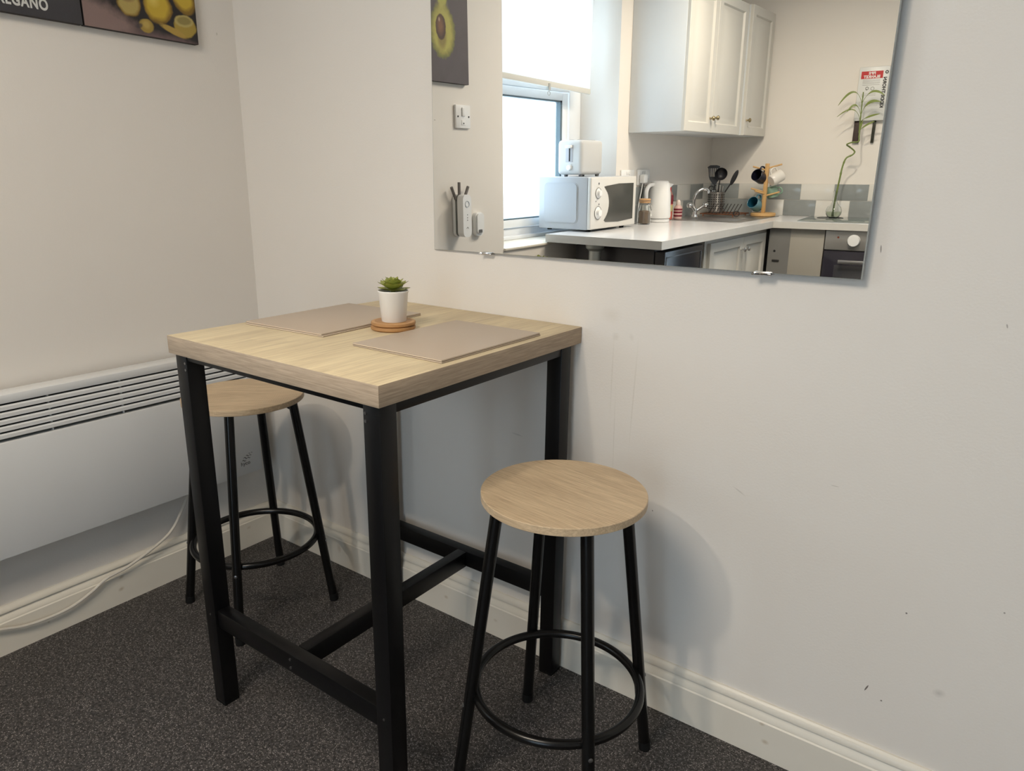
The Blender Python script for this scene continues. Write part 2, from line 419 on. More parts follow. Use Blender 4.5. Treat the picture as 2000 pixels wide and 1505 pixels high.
# window in the left wall: deep reveal, white frame, frosted pane
XW = -0.239
m_upvc = mat('white window plastic', (0.80, 0.82, 0.84), 0.35)
win = MB()
def wbox(y0, y1, z0, z1, x0=-.30, x1=XW, ch=.004): win.box((x0, y0, z0), (x1, y1, z1), ch)
wbox(YJ0, YJ0 - .055, ZS, ZT); wbox(-2.16, YJ1, ZS, ZT); wbox(YJ0 - .055, -2.16, ZS, .94); wbox(YJ0 - .055, -2.16, ZT - .07, ZT); wbox(YJ0 - .055, -2.16, 1.628, 1.69)
m_frost = bpy.data.materials.new('frosted window glass'); m_frost.use_nodes = True
nt = m_frost.node_tree; nt.nodes.clear()
out = nt.nodes.new('ShaderNodeOutputMaterial'); tr = nt.nodes.new('ShaderNodeBsdfTransparent'); tl = nt.nodes.new('ShaderNodeBsdfTranslucent'); mxs = nt.nodes.new('ShaderNodeMixShader')
nzz = nt.nodes.new('ShaderNodeTexNoise'); nzz.inputs['Scale'].default_value = 120; mrr = nt.nodes.new('ShaderNodeMapRange'); mrr.inputs['To Min'].default_value = .10; mrr.inputs['To Max'].default_value = .30
nt.links.new(nzz.outputs['Fac'], mrr.inputs['Value']); nt.links.new(mrr.outputs['Result'], mxs.inputs[0])
tr.inputs[0].default_value = (.95, .98, 1, 1); tl.inputs[0].default_value = (.9, .95, 1, 1)
nt.links.new(tr.outputs[0], mxs.inputs[1]); nt.links.new(tl.outputs[0], mxs.inputs[2]); nt.links.new(mxs.outputs[0], out.inputs[0])
wobj = struct('window_1', win, m_upvc)
sash = MB()
for (y0, y1, z0, z1) in ((-1.335, -1.385, .945, 1.622), (-2.075, -2.128, .945, 1.622), (-1.385, -2.075, .945, .985), (-1.385, -2.075, 1.582, 1.622)):
    sash.box((-.28, y0, z0), (-.226, y1, z1), .004)
struct('sash', sash, m_upvc, wobj)
gk = MB()
for (y0, y1, z0, z1) in ((-1.385, -1.391, .985, 1.582), (-2.060, -2.075, .985, 1.582), (-1.385, -2.075, .985, .992), (-1.385, -2.075, 1.574, 1.582)):
    gk.box((-.262, y0, z0), (-.230, y1, z1))
struct('gasket', gk, mat('dark grey window gasket', (.10, .14, .16), .5), wobj)
struct('pane', MB().box((-.262, -1.385, .985), (-.256, -2.075, 1.582)), m_frost, wobj)
struct('pane', MB().box((-.275, YJ0 - .055, 1.69), (-.269, -2.16, ZT - .07)), m_frost, wobj)
struct('window_sill', MB().box((XW + .001, YJ0, ZS), (.012, YJ1, ZS + .012), .004), m_gloss, wobj)
struct('window_sill_step', MB().box((-.30, YJ0 + 0, ZS + .012), (XW + .03, YJ1, ZS + .03), .003), m_upvc, wobj)

# invented glazed door in an unseen stretch of wall, added as a daylight source
gd = MB(); gd.T = Matrix.Translation((0, -L_FAR, 0)) @ Matrix.Rotation(DEL, 4, 'Z')
for (x0, x1, z0, z1) in ((PX0, PX0 + .06, 0, PZ1), (PX1 - .06, PX1, 0, PZ1), (PX0 + .06, PX1 - .06, PZ1 - .06, PZ1), (PX0 + .06, PX1 - .06, 0, .07), ((PX0 + PX1) / 2 - .05, (PX0 + PX1) / 2 + .05, .07, PZ1 - .06)): gd.box((x0, -.08, z0), (x1, -.02, z1), .003)
gd.T = None
gdo = struct('fill_door_1', gd, m_upvc)
for x0, x1 in ((PX0 + .06, (PX0 + PX1) / 2 - .05), ((PX0 + PX1) / 2 + .05, PX1 - .06)):
    gp = MB(); gp.T = Matrix.Translation((0, -L_FAR, 0)) @ Matrix.Rotation(DEL, 4, 'Z'); gp.box((x0, -.053, .07), (x1, -.047, PZ1 - .06)); gp.T = None
    struct('fill_door_pane', gp, m_frost, gdo)

# roller blind
bl = thing('roller_blind', 'white roller blind half lowered in the window recess beside the wall cabinets', 'blind', (-.12, -1.73, 1.63))
bl.rotation_euler.x = .026
m_blind = bpy.data.materials.new('translucent blind cloth'); m_blind.use_nodes = True
nt = m_blind.node_tree; nt.nodes.clear()
out = nt.nodes.new('ShaderNodeOutputMaterial'); df = nt.nodes.new('ShaderNodeBsdfDiffuse'); tl = nt.nodes.new('ShaderNodeBsdfTranslucent'); mxs = nt.nodes.new('ShaderNodeMixShader'); mxs.inputs[0].default_value = .68
wvn = nt.nodes.new('ShaderNodeTexNoise'); wvn.inputs['Scale'].default_value = 300; tcn = nt.nodes.new('ShaderNodeTexCoord'); mpn = nt.nodes.new('ShaderNodeMapping'); mpn.inputs['Scale'].default_value = (1, .1, 1.5)
nt.links.new(tcn.outputs['Object'], mpn.inputs[0]); nt.links.new(mpn.outputs[0], wvn.inputs['Vector'])
crn = nt.nodes.new('ShaderNodeValToRGB'); crn.color_ramp.elements[0].color = (.84, .84, .83, 1); crn.color_ramp.elements[1].color = (.94, .94, .93, 1)
nt.links.new(wvn.outputs['Fac'], crn.inputs[0]); nt.links.new(crn.outputs[0], df.inputs[0]); nt.links.new(crn.outputs[0], tl.inputs[0])
nt.links.new(df.outputs[0], mxs.inputs[1]); nt.links.new(tl.outputs[0], mxs.inputs[2]); nt.links.new(mxs.outputs[0], out.inputs[0])
MB().box((-.001, .42, .02), (.001, -.445, .53)).build('blind_cloth', m_blind, bl)
MB().box((-.006, .42, -.005), (.006, -.445, .022), .004).build('bottom_bar', mat('cream blind hem', (.66, .65, .60), .6), bl)
MB().cyl((0, .43, .545), (0, -.455, .545), .018).build('roller', m_white, bl)
pl = MB(); pl.box((-.008, -.052, -.022), (.010, -.068, .012), .002); pl.ring((.004, -.060, -.034), .010, .0018, 20, (1, 0, 0), 6)
pl.build('pull', mat('clear grey plastic pull', (.45, .45, .42), .3), bl)

# ------------------------------------------------------------------ ceiling lamp (the room's own light)
cl = thing('ceiling_light', 'small round white ceiling light fitting in the middle of the room', 'ceiling light', (LAMP.x, LAMP.y, CZ))
MB().lathe([(.10, 0), (.10, -.012), (.085, -.03), (.05, -.034)], seg=40).build('fitting', m_white, cl)
MB().lathe([(.045, -.030), (.045, -.038), (.03, -.043), (1e-5, -.044)], seg=32).build('bulb', mat('glowing bulb', (1, .95, .85), .4, emit=(1, .84, .62), estr=30), cl)
ld = bpy.data.lights.new('ceiling_lamp', 'AREA'); ld.shape = 'DISK'; ld.size = .10; ld.energy = LAMP_POWER; ld.color = (1.0, .87, .71)
lo = bpy.data.objects.new('ceiling_lamp', ld); C.objects.link(lo); lo.parent = cl; lo.location = (0, 0, -.05)
# unseen fill light added to soften the shadows, shaped as a ceiling panel
fill_panel = thing('ceiling_light', 'large round white ceiling panel, unseen, added as fill light for the room', 'ceiling light', (1.35, -1.85, CZ))
MB().lathe([(.36, 0), (.36, -.020), (.35, -.05), (.33, -.06)], seg=56).build('fitting', m_white, fill_panel)
MB().lathe([(.328, -.058), (.30, -.07), (.15, -.078), (1e-5, -.08)], seg=56).build('fill_diffuser', mat('glowing diffuser', (1, .95, .85), .4, emit=(1, .86, .68), estr=3), fill_panel)
ld2 = bpy.data.lights.new('ceiling_lamp', 'AREA'); ld2.shape = 'DISK'; ld2.size = .7; ld2.energy = FILL_PANEL_POWER; ld2.color = (1.0, .88, .74)
lo2 = bpy.data.objects.new('ceiling_lamp', ld2); C.objects.link(lo2); lo2.parent = fill_panel; lo2.location = (0, 0, -.09)

# ------------------------------------------------------------------ bar table
TX0, TX1, TY0, TY1, TH, TT = .6033, 1.2267, -.6371, -.0010, .90, .038
tb = thing('bar_table', 'square oak-effect bar table with black steel frame standing against the mirror wall', 'table', (TX0, TY0, 0))
W_, D_ = TX1 - TX0, TY1 - TY0
tp = MB()
tp.box((0, 0, TH - TT), (W_, D_, TH), .0012)
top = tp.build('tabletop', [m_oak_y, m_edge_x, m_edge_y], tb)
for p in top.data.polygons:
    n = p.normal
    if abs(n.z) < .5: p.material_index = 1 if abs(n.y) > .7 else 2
O, LW = .009, .0395
for i in (0, 1):
    for j in (0, 1):
        x = O if i == 0 else W_ - O - LW; y = O if j == 0 else D_ - O - LW
        if j == 1: y -= .02
        m = MB(); m.box((x, y, .006), (x + LW, y + LW, TH - TT), .002)
        lg = m.build('leg', m_black, tb)
        MB().box((x + .001, y + .001, 0), (x + LW - .001, y + LW - .001, .008)).build('foot_cap', m_rubber, lg)
        if j == 0:
            s_ = MB()
            xx = x + (.034 if i == 0 else .006)
            for q in (.018, .032): s_.cyl((xx, y - .001, TH - TT - q), (xx, y + .003, TH - TT - q), .0028, seg=12)
            s_.cyl((x + .02, y - .001, .245), (x + .02, y + .003, .245), .0025, seg=12)
            build_each(s_, 'bolt', m_screw, lg)
ya, yb = O, D_ - O - LW - .02
AH = .025
def rail(a, b, name='top_rail', ch=.002):
    return MB().box(a, b, ch).build(name, m_black, tb)
z1 = TH - TT
rail((O + LW, ya + .002, z1 - .013), (W_ - O - LW, ya + .027, z1))
rail((O + LW, yb + .010, z1 - AH), (W_ - O - LW, yb + .035, z1))
rail((O + .005, ya + LW, z1 - AH), (O + .030, yb, z1))
rail((W_ - O - .030, ya + LW, z1 - .021), (W_ - O - .002, yb, z1))
zl0, zl1 = .214, .258
fr = rail((O + LW, ya + .006, zl0), (W_ - O - LW, ya + .036, zl1), 'lower_rail')
rail((O + LW, yb + .006, zl0), (W_ - O - LW, yb + .036, zl1), 'lower_rail')
rail((.300, ya + .036, zl0), (.330, yb + .006, zl1), 'stretcher')
sc = MB()
for q in (.226, .246): sc.cyl((.312, ya + .004, q), (.312, ya + .008, q), .003, seg=12)
build_each(sc, 'screw', m_screw, fr)

# ------------------------------------------------------------------ things on the table
m_mat = mat('taupe leatherette', (0.50, 0.405, 0.315), 0.42, bump=.1, bscale=500)
m_matedge = mat('pale board core', (0.80, 0.68, 0.52), 0.7)
m_matdark = mat('dark brown backing', (0.16, 0.11, 0.08), 0.6)
def placemat(cx, cy, wx, wy, rz, z, label):
    r = thing('placemat', label, 'placemat', (cx, cy, z), rz, 'taupe placemats stacked in pairs on the bar table')
    hx, hy = wx / 2, wy / 2
    MB().box((-hx, -hy, .0000), (hx, hy, .0010)).build('backing', m_matdark, r)
    MB().box((-hx + .0002, -hy + .0002, .0010), (hx - .0002, hy - .0002, .0020)).build('board', m_matedge, r)
    MB().box((-hx, -hy, .0020), (hx, hy, .0032), .0005).build('cover', m_mat, r)
placemat(.738, -.298, .243, .318, .065, TH, 'taupe placemat under the other one, on the left of the table')
placemat(.735, -.296, .243, .318, .050, TH + .0033, 'taupe placemat lying topmost of the left-hand pair on the table')
placemat(1.093, -.305, .232, .318, .000, TH, 'taupe placemat under the other one, on the right of the table')
placemat(1.0925, -.306, .232, .318, .004, TH + .0033, 'taupe placemat lying topmost of the right-hand pair on the table')

m_cork = wood('bamboo coaster wood', (0.62, 0.37, 0.17), (0.40, 0.21, 0.085), 0, across=90, along=5)
m_cedge = wood('bamboo coaster edge', (0.46, 0.25, 0.10), (0.30, 0.15, 0.06), 0, across=90, along=9)
CX, CY = .914, -.289
def coaster(z, dx, dy, label):
    r = thing('coaster', label, 'coaster', (CX + dx, CY + dy, z), 0, 'round wooden coasters under the potted succulent')
    o = MB().lathe([(.0440, 0), (.0470, .0010), (.0490, .0030), (.0490, .0060), (.0485, .0078), (.0475, .0085)], seg=56).build('disc', m_cedge, r)
    MB().lathe([(.0475, .0083), (.0465, .0088), (.041, .0088), (.040, .0080), (1e-5, .0080)], seg=56).build('recessed_top', m_cork, r)
coaster(TH, .001, -.002, 'round bamboo coaster lying directly on the tabletop')
coaster(TH + .0092, 0, 0, 'round bamboo coaster directly under the white plant pot')
PZ = TH + .0092 + .0081
pp = thing('potted_succulent', 'green succulent in a small white pot on the wooden coasters', 'plant', (CX + .001, CY + .001, PZ))
MB().lathe([(.0262, 0), (.0270, .001), (.0322, .062), (.0332, .0635), (.0335, .0665), (.0325, .068), (.0312, .0665), (.0300, .060), (.028, .058)], seg=48, cap=True).build('pot', mat('white ceramic pot', (.80, .78, .74), .35), pp)
MB().lathe([(.0296, .056), (.0298, .0600), (1e-5, .0615)], seg=32).build('soil', mat('dark soil', (.025, .018, .012), .95, bump=.6, bscale=300), pp)
mg = mat('succulent leaf', (0.33, 0.36, 0.070), 0.42, var=.3, vscale=60)
nt = mg.node_tree; bb = nt.nodes['Principled BSDF']; src = bb.inputs['Base Color'].links[0].from_socket
at = nt.nodes.new('ShaderNodeAttribute'); at.attribute_name = 'tip'
mx = nt.nodes.new('ShaderNodeMix'); mx.data_type = 'RGBA'; mx.inputs[7].default_value = (.10, .11, .05, 1)
nt.links.new(at.outputs['Fac'], mx.inputs[0]); nt.links.new(src, mx.inputs[6]); nt.links.new(mx.outputs[2], bb.inputs['Base Color'])
def succ_leaf(az, el, ln, wd, r0, z0):
    m = MB(); tips = []
    n = 9; k = 6
    d = Vector((math.cos(az), math.sin(az), 0)); s_ = Vector((-math.sin(az), math.cos(az), 0))
    vs_ = []; fs = []
    p = d * r0 + Vector((0, 0, z0)); e = el
    for i in range(n):
        t = i / (n - 1)
        e = el + .35 * (t - .3)
        dd = d * math.cos(e) + Vector((0, 0, math.sin(e))); nn_ = -d * math.sin(e) + Vector((0, 0, math.cos(e)))
        if i: p = p + dd * (ln / (n - 1))
        wv_ = wd * (math.sin(PI * min(1, t * .78 + .16)) ** .8) if t < .84 else wd * (1 - t) / .16 * .50 + .0002
        th = .0020 * (1 - t * .8)
        for a in range(k):
            an = 2 * PI * a / k
            vs_.append(p + s_ * (wv_ * math.cos(an)) + nn_ * (th * math.sin(an) + .25 * wv_ * abs(math.cos(an))))
            tips.append(max(0, (t - .88) / .12) * .9)
    for i in range(n - 1):
        for a in range(k):
            fs.append((i * k + a, i * k + (a + 1) % k, (i + 1) * k + (a + 1) % k, (i + 1) * k + a))
    m._add(vs_, fs, True)
    o = m.build('leaf', mg, pp)
    la = o.data.attributes.new('tip', 'FLOAT', 'POINT')
    for i, tv in enumerate(tips): la.data[i].value = tv
k = 0
for ring_, (cnt, el, ln, wd, z0) in enumerate(((7, .14, .037, .0130, .0665), (7, .42, .037, .0130, .069), (6, .72, .032, .0120, .071), (5, .98, .026, .0105, .074), (4, 1.22, .019, .008, .076))):
    for i in range(cnt):
        succ_leaf(2 * PI * i / cnt + ring_ * .47 + random.uniform(-.08, .08), el + random.uniform(-.06, .06), ln * random.uniform(.93, 1.07), wd, .002, z0)
MB().cyl((0, 0, .058), (0, 0, .080), .006, .004, seg=12).build('stem', mg, pp)

# ------------------------------------------------------------------ stools
SH, SR = .6464, .160
st = thing('bar_stool', 'round oak-effect bar stool with black legs standing in front of the table', 'stool', (1.38, -.310, 0), math.radians(50.5))
ROT0 = math.radians(50.5)
sm_ = MB(); sm_.lathe([(.150, 0), (SR - .001, 0), (SR, .001), (SR, .0145), (SR - .0012, .0155), (1e-5, .0155)], seg=96)
for i in range(len(sm_.v)):
    p = sm_.v[i]; sm_.v[i] = Vector((p.x * 1, p.y, p.z + SH - .0155))
seat = sm_.build('seat', m_seat, st)
seat.data.transform(Matrix.Rotation(0, 4, 'Z'))
for k in range(4):
    a = PI / 2 * k
    d = Vector((math.cos(a), math.sin(a), 0)); s_ = Vector((-d.y, d.x, 0))
    top_, bot = d * .130 + Vector((0, 0, SH - .0155)), d * .211 + Vector((0, 0, .012))
    lg = MB().cyl(bot, top_, .0122, seg=20).build('leg', m_blackgloss, st)
    MB().cyl(d * .2122 + Vector((0, 0, 0)), d * .2105 + Vector((0, 0, .022)), .0130, .0132, seg=20).build('foot_cap', m_rubber, lg)
    pr_ = d * .187 + Vector((0, 0, .19))
    q = bot.lerp(top_, (.196 - .012) / (SH - .0275))
    MB().lathe([(.0045, 0), (.0045, .0015), (.002, .0028), (1e-5, .003)], q + d * .0118, 14, d).build('bolt', m_screw, lg)
    g = MB()   # gusset under the seat
    g.T = frame_mtx((0, 0, 0), d, s_)
    g.prism([(SH - .0157, .070), (SH - .0157, .128), (SH - .050, .128)], -.0012, .0012, ax=1)
    g.T = None
    g.build('gusset', m_blackgloss, st)
MB().ring((0, 0, .211), .1705, .0095, 96, tseg=14).build('foot_ring', m_blackgloss, st)
un = MB(); un.box((-.128, -.012, SH - .019), (.128, .012, SH - .0157)); un.box((-.012, -.128, SH - .0192), (.012, .128, SH - .0159)); un.build('seat_bracket', m_blackgloss, st)
seat.rotation_euler.z = -ROT0 - .12
s2 = dup(st, (.335, -.298, 0), math.radians(39), 'round oak-effect bar stool with black legs behind the table in the corner')
for ch in s2.children:
    if ch.name.startswith('seat') and 'bracket' not in ch.name: ch.rotation_euler.z = -math.radians(39) + .75
for o in (st, s2): o['group'] = 'bar stools at the table'

# ------------------------------------------------------------------ panel heater on the left wall
HX, HB, HT_ = .080, .291, .706
ht = thing('panel_heater', 'long white electric panel heater with top grille mounted low on the left wall', 'heater', (0, -.75, HB))
y0h, y1h = -1.25 + .75, -.087 + .75
hz = HT_ - HB
body = MB(); body.box((.022, y0h, 0), (HX, y1h, .297), .003)
body.box((.022, y0h, hz - .022), (HX, y1h, hz), .003)
body.box((.022, y0h, .29), (.034, y1h, hz - .01))
body.box((.034, y1h - .03, .29), (HX - .001, y1h - .0005, hz - .01)); body.box((.034, y0h + .0005, .29), (HX - .001, y0h + .03, hz - .01))
body.build('casing', m_heater, ht)
MB().box((.0345, y0h + .03, .297), (.036, y1h - .03, hz - .02)).build('inner_void', m_dark, ht)
slots = [.681, .6635, .646, .629, .6115, .594]
gr = MB()
edges = slots
for i in range(5):
    zt_, zb_ = slots[i] - HB - .0019, slots[i + 1] - HB + .0019
    gr.prism([(zb_, HX - .006), (zb_ + .002, HX - .0005), (zt_ - .003, HX - .0005), (zt_, HX - .004), (zt_, HX - .010), (zb_, HX - .010)][::-1], y0h + .03, y1h - .03, ax=1)
for yy in (-.68 + .75, -.50 + .75, -.30 + .75, -.90 + .75): gr.box((HX - .018, yy, .295), (HX - .010, yy + .003, hz - .02))
gr.build('grille', m_heater, ht)
MB().box((.001, -.35, .06), (.022, -.30, .34)).build('wall_bracket', m_dark, ht)
MB().box((.001, .45, .06), (.022, .50, .34)).build('wall_bracket', m_dark, ht)
text('maker_name', 'hyco', .018, frame_mtx((HX + .0003, -.166 + .75, .324 - HB), (0, 1, 0), (0, 0, 1)), m_grey, ht)
wv = MB()
for k, (u, v, s_) in enumerate(((0, 0, 1), (.006, .009, 1.1), (.021, .0065, .8), (.017, .0165, .8), (.030, .0155, .55), (.028, .0235, .4), (.038, .024, .35))):
    cy_, cz_ = -.160 + .75 + u * .9, .340 - HB + v * .85
    pts = [Vector((HX + .0006, cy_ + .014 * s_ * t, cz_ + .0025 * math.sin(t * PI * 2) * s_)) for t in [i / 8 for i in range(9)]]
    wv.tube(pts, [.0003 + .0011 * s_ * math.sin(PI * i / 8) for i in range(9)], 6)
wv.build('wave_emblem', m_grey, ht)

cbp = [(.022, -.325, .330), (.030, -.329, .266), (.032, -.352, .225), (.032, -.395, .170), (.031, -.460, .137), (.031, -.535, .113), (.030, -.592, .104), (.030, -.634, .083), (.030, -.687, .064), (.030, -.742, .059), (.030, -.808, .065), (.030, -.864, .083), (.028, -.96, .11), (.022, -1.08, .15)]
def smooth_path(P, n=6):
    P = [Vector(p) for p in P]; out = []
    for i in range(len(P) - 1):
        p0 = P[max(i - 1, 0)]; p1 = P[i]; p2 = P[i + 1]; p3 = P[min(i + 2, len(P) - 1)]
        for k in range(n):
            t = k / n
            out.append(.5 * ((2 * p1) + (p2 - p0) * t + (2 * p0 - 5 * p1 + 4 * p2 - p3) * t * t + (3 * p1 - p0 - 3 * p2 + p3) * t ** 3))
    out.append(P[-1]); return out
cb = MB().tube(smooth_path(cbp), .0042, 8)
tag(cb.build('power_cable', mat('cream white flex', (.66, .62, .55), .45), None, (.03, -.7, .06)), 'white flex hanging from the panel heater and sagging along the skirting board', 'cable')

# ------------------------------------------------------------------ mirror
AL, BE = -.0179, -.0148
MP = Vector((1.3, -.016, 1.05)); MN = Vector((math.sin(AL) * math.cos(BE), -math.cos(AL) * math.cos(BE), math.sin(BE)))
def on_mirror(x, z):
    y = MP.y - (MN.x * (x - MP.x) + MN.z * (z - MP.z)) / MN.y
    return Vector((x, y, z))
mc = [on_mirror(.7841, 1.0470), on_mirror(1.7990, 1.0578), on_mirror(1.7988, 1.78), on_mirror(.7937, 1.78)]
mr_ = thing('wall_mirror', 'large frameless mirror on the wall above the bar table, reflecting the kitchen', 'mirror', tuple(mc[0]))
o0 = mc[0]
m_mir = mat('silvered mirror', (.93, .94, .925), 0.0, 1.0)
m_mir.node_tree.links.remove(m_mir.node_tree.nodes['Principled BSDF'].inputs['Base Color'].links[0])
m_gedge = mat('polished glass edge', (.42, .44, .42), .25, .3)
cen = sum(mc, Vector()) / 4
mm_ = MB()
inner = [p + (cen - p).normalized() * .0022 for p in mc]
fr_ = [p - o0 for p in inner]; ed = [p - o0 - MN * .0012 for p in mc]; bk = [p - o0 - MN * .004 for p in mc]
mm_._add(fr_, [(0, 1, 2, 3)])
mm_.mi = 1
mm_._add(fr_ + ed + bk, [(i, (i + 1) % 4, 4 + (i + 1) % 4, 4 + i) for i in range(4)] + [(4 + i, 4 + (i + 1) % 4, 8 + (i + 1) % 4, 8 + i) for i in range(4)] + [(8, 9, 10, 11)])
mm_.build('mirror_glass', [m_mir, m_gedge], mr_)
for x, z in ((.9596, 1.0490), (1.6266, 1.0560)):
    p = on_mirror(x, z) - o0
    c_ = MB()
    c_.box((p.x - .016, p.y - .004, p.z - .0035), (p.x + .016, -o0.y - .0005, p.z - .0010), .0008)
    c_.box((p.x - .016, p.y - .0055, p.z - .0035), (p.x + .016, p.y - .0030, p.z + .0025), .0008)
    c_.cyl((p.x - .016, p.y - .0045, p.z - .001), (p.x - .016, p.y - .0105, p.z - .001), .003, seg=12)
    c_.cyl((p.x + .012, p.y - .0045, p.z - .001), (p.x + .016, p.y - .0045, p.z - .001), .0032, seg=12)
    c_.build('mirror_clip', m_chrome, mr_)

# ------------------------------------------------------------------ canvases on the left wall
m_side = mat('canvas wrap dark', (.03, .025, .025), .7)
def canvas(y0, y1, z0, zh, name, label, m_face, base):
    r = thing('canvas_picture', label, 'picture', (0, (y0 + y1) / 2, z0), 0, 'square canvas pictures in a row on the left wall')
    hy = abs(y1 - y0) / 2
    MB().box((.001, -hy, 0), (.020, hy, zh), .001).build('stretcher_frame', m_side, r)
    MB().box((.0195, -hy + .0005, .0005), (.0210, hy - .0005, zh - .0005)).build('painting', m_face, r)
    return r
ym = -.287
m_lem = mat('lemon still life painting', (.018, .016, .018), .55, bump=.3, bscale=400, var=.3, vscale=20)
def U(y): return y - ym
def Vv(z): return z - 1.578
YEL, YEH, YSH, CUT = (.55, .38, .04), (.72, .55, .12), (.22, .13, .02), (.45, .36, .13)
blobs(m_lem, [
    (U(-.44), Vv(1.565), .18, .095, -.12, (.24, .165, .15), .3, 1), (U(-.20), Vv(1.545), .18, .050, -.1, (.15, .10, .10), .3, 1),
    (U(-.322), Vv(1.652), .034, .036, 0, YSH, .15, 1), (U(-.322), Vv(1.650), .030, .031, 0, (.42, .32, .10), .25, 1), (U(-.325), Vv(1.668), .026, .018, 0, (.30, .19, .07), .3, 1),
    (U(-.166), Vv(1.685), .034, .040, .4, YSH, .15, 1), (U(-.168), Vv(1.690), .029, .035, .4, YEL, .3, 1),
    (U(-.243), Vv(1.655), .042, .044, 0, YSH, .12, 1), (U(-.245), Vv(1.658), .038, .040, 0, YEL, .3, 1), (U(-.255), Vv(1.668), .020, .020, 0, YEH, .9, .8),
    (U(-.170), Vv(1.618), .035, .030, .1, (.38, .27, .05), .15, 1), (U(-.172), Vv(1.632), .031, .017, .1, CUT, .2, 1), (U(-.172), Vv(1.633), .024, .012, .1, (.27, .22, .07), .3, 1),
    (U(-.205), Vv(1.602), .045, .010, -.30, (.42, .28, .06), .3, 1),
    (U(-.281), Vv(1.603), .021, .019, 0, (.35, .24, .05), .2, 1), (U(-.281), Vv(1.606), .014, .013, 0, (.50, .36, .10), .6, .8),
    (U(-.300), Vv(1.600), .012, .007, .5, (.05, .04, .05), .5, .8)], axes=(1, 2))
canvas(-.134, -.440, 1.578, .31, 'lemons', 'canvas picture of yellow lemons on a table, nearest the corner', m_lem, 0)
m_ore = mat('chalkboard grey painting', (.045, .043, .048), .6, bump=.2, bscale=300, var=.25, vscale=12)
oc = canvas(-.444, -.738, 1.578, .31, 'oregano', 'dark canvas picture with white capital lettering beside the lemon picture', m_ore, 0)
text('lettering', 'OREGANO', .034, frame_mtx((.0213, -.591 - -.591 - .07, .0185), (0, 1, 0), (0, 0, 1)), mat('chalk white paint', (.62, .62, .60), .7), oc, bold=.0011, spacing=1.14, align='LEFT')
for ch in oc.children:
    if ch.name.startswith('lettering'):
        ws = [v.co.y for v in ch.data.vertices]; mid = max(ws)
        for v in ch.data.vertices: v.co.y = (v.co.y - mid) * .71 + (-.520 + .591)
herb = MB()
for k in range(26):
    a = random.uniform(-.09, .09); zz = random.uniform(.09, .26)
    herb.sphere((.0212, a, zz), .012, 8, (.05, random.uniform(.5, 1), random.uniform(.6, 1.2)))
for k in range(5): herb.tube([(.0213, (k - 2) * .006, .075), (.0213, (k - 2) * .03, .24)], .0012, 6)
herb.build('painted_herbs', mat('painted herb green', (.12, .17, .05), .6, var=.4, vscale=90), oc)
m_avo = mat('avocado painting', (.085, .070, .075), .55, bump=.3, bscale=400, var=.15, vscale=15)
ya_ = -.886
def A(y): return y - ya_
blobs(m_avo, [
    (A(-.885), 1.90 - 1.565, .034, .075, 0, (.20, .21, .05), .1, 1), (A(-.884), 1.745 - 1.565, .074, .100, 0, (.16, .16, .04), .08, 1),
    (A(-.885), 1.90 - 1.565, .031, .085, 0, (.40, .37, .08), .2, 1), (A(-.884), 1.745 - 1.565, .068, .092, 0, (.42, .38, .08), .3, 1), (A(-.884), 1.80 - 1.565, .048, .07, 0, (.42, .38, .09), .9, 1),
    (A(-.880), 1.722 - 1.565, .030, .050, .1, (.20, .15, .04), .5, .8),
    (A(-.874), 1.760 - 1.565, .030, .048, 0, (.06, .025, .012), .12, 1), (A(-.872), 1.764 - 1.565, .024, .040, 0, (.19, .085, .035), .7, 1), (A(-.866), 1.785 - 1.565, .007, .010, 0, (.5, .35, .25), .9, .8)], axes=(1, 2))
canvas(-.742, -1.030, 1.565, .40, 'avocado', 'canvas picture of a halved avocado, seen in the mirror above the wall switch', m_avo, 0)

# ------------------------------------------------------------------ small fittings on the left wall
sw = thing('fused_switch', 'white square fused wall switch with rocker and two screws below the avocado picture', 'switch', (0, -1.003, 1.399))
MB().box((.0, -.045, 0), (.011, .045, .090), .003).build('plate', m_white, sw)
MB().box((.010, -.008, .046), (.016, .010, .080), .002).build('rocker', m_white, sw)
fz = MB(); fz.box((.010, -.012, .012), (.0125, .012, .032), .001); fz.build('fuse_carrier', m_white, sw)
sc = MB()
for yy in (-.033, .033): sc.cyl((.0105, yy, .045), (.0122, yy, .045), .0035, seg=12)
sc.cyl((.0120, .0, .019), (.0132, 0, .019), .003, seg=12)
build_each(sc, 'screw', m_dark, sw)
we = thing('wifi_extender', 'white plug-in wireless extender with three raised antennas on the left wall', 'wireless extender', (0, -.957, .965))
e = MB(); e.rrect((0, .087), .026, .086, .020, .030, .062, ax=0, seg=6); e.rrect((0, .087), .026, .086, .020, .003, .018, ax=0, seg=6)
e.build('shell', m_white, we)
MB().rrect((0, .087), .0245, .084, .019, .017, .031, ax=0, seg=6).build('grey_band', mat('mid grey plastic', (.16, .17, .16), .4), we)
r_ = MB(); r_.ring((.0625, 0, .135), .012, .0016, 28, (1, 0, 0), 6); r_.build('button_ring', mat('silver ring', (.45, .45, .44), .3, .6), we)
d_ = MB()
for q in (.092, .080, .070): d_.cyl((.0615, 0, q), (.0628, 0, q), .0022, seg=10)
d_.tube([(.0625, -.006, .036), (.0625, 0, .042), (.0625, .007, .037)], .001, 6)
build_each(d_, 'indicator', m_grey, we)
m_ant = mat('dark grey antenna', (.17, .155, .145), .45)
for y_, tilt in ((.026, .48), (.004, 0.0), (-.026, -.48)):
    a = MB(); p = Vector((.023, y_, .154 if abs(y_) > .01 else .166)); q = p + Vector((0, math.sin(tilt), math.cos(tilt))) * .056
    a.tube([p, p.lerp(q, .5), q], .0062, 8, sy=1.0); a.build('antenna', m_ant, we)
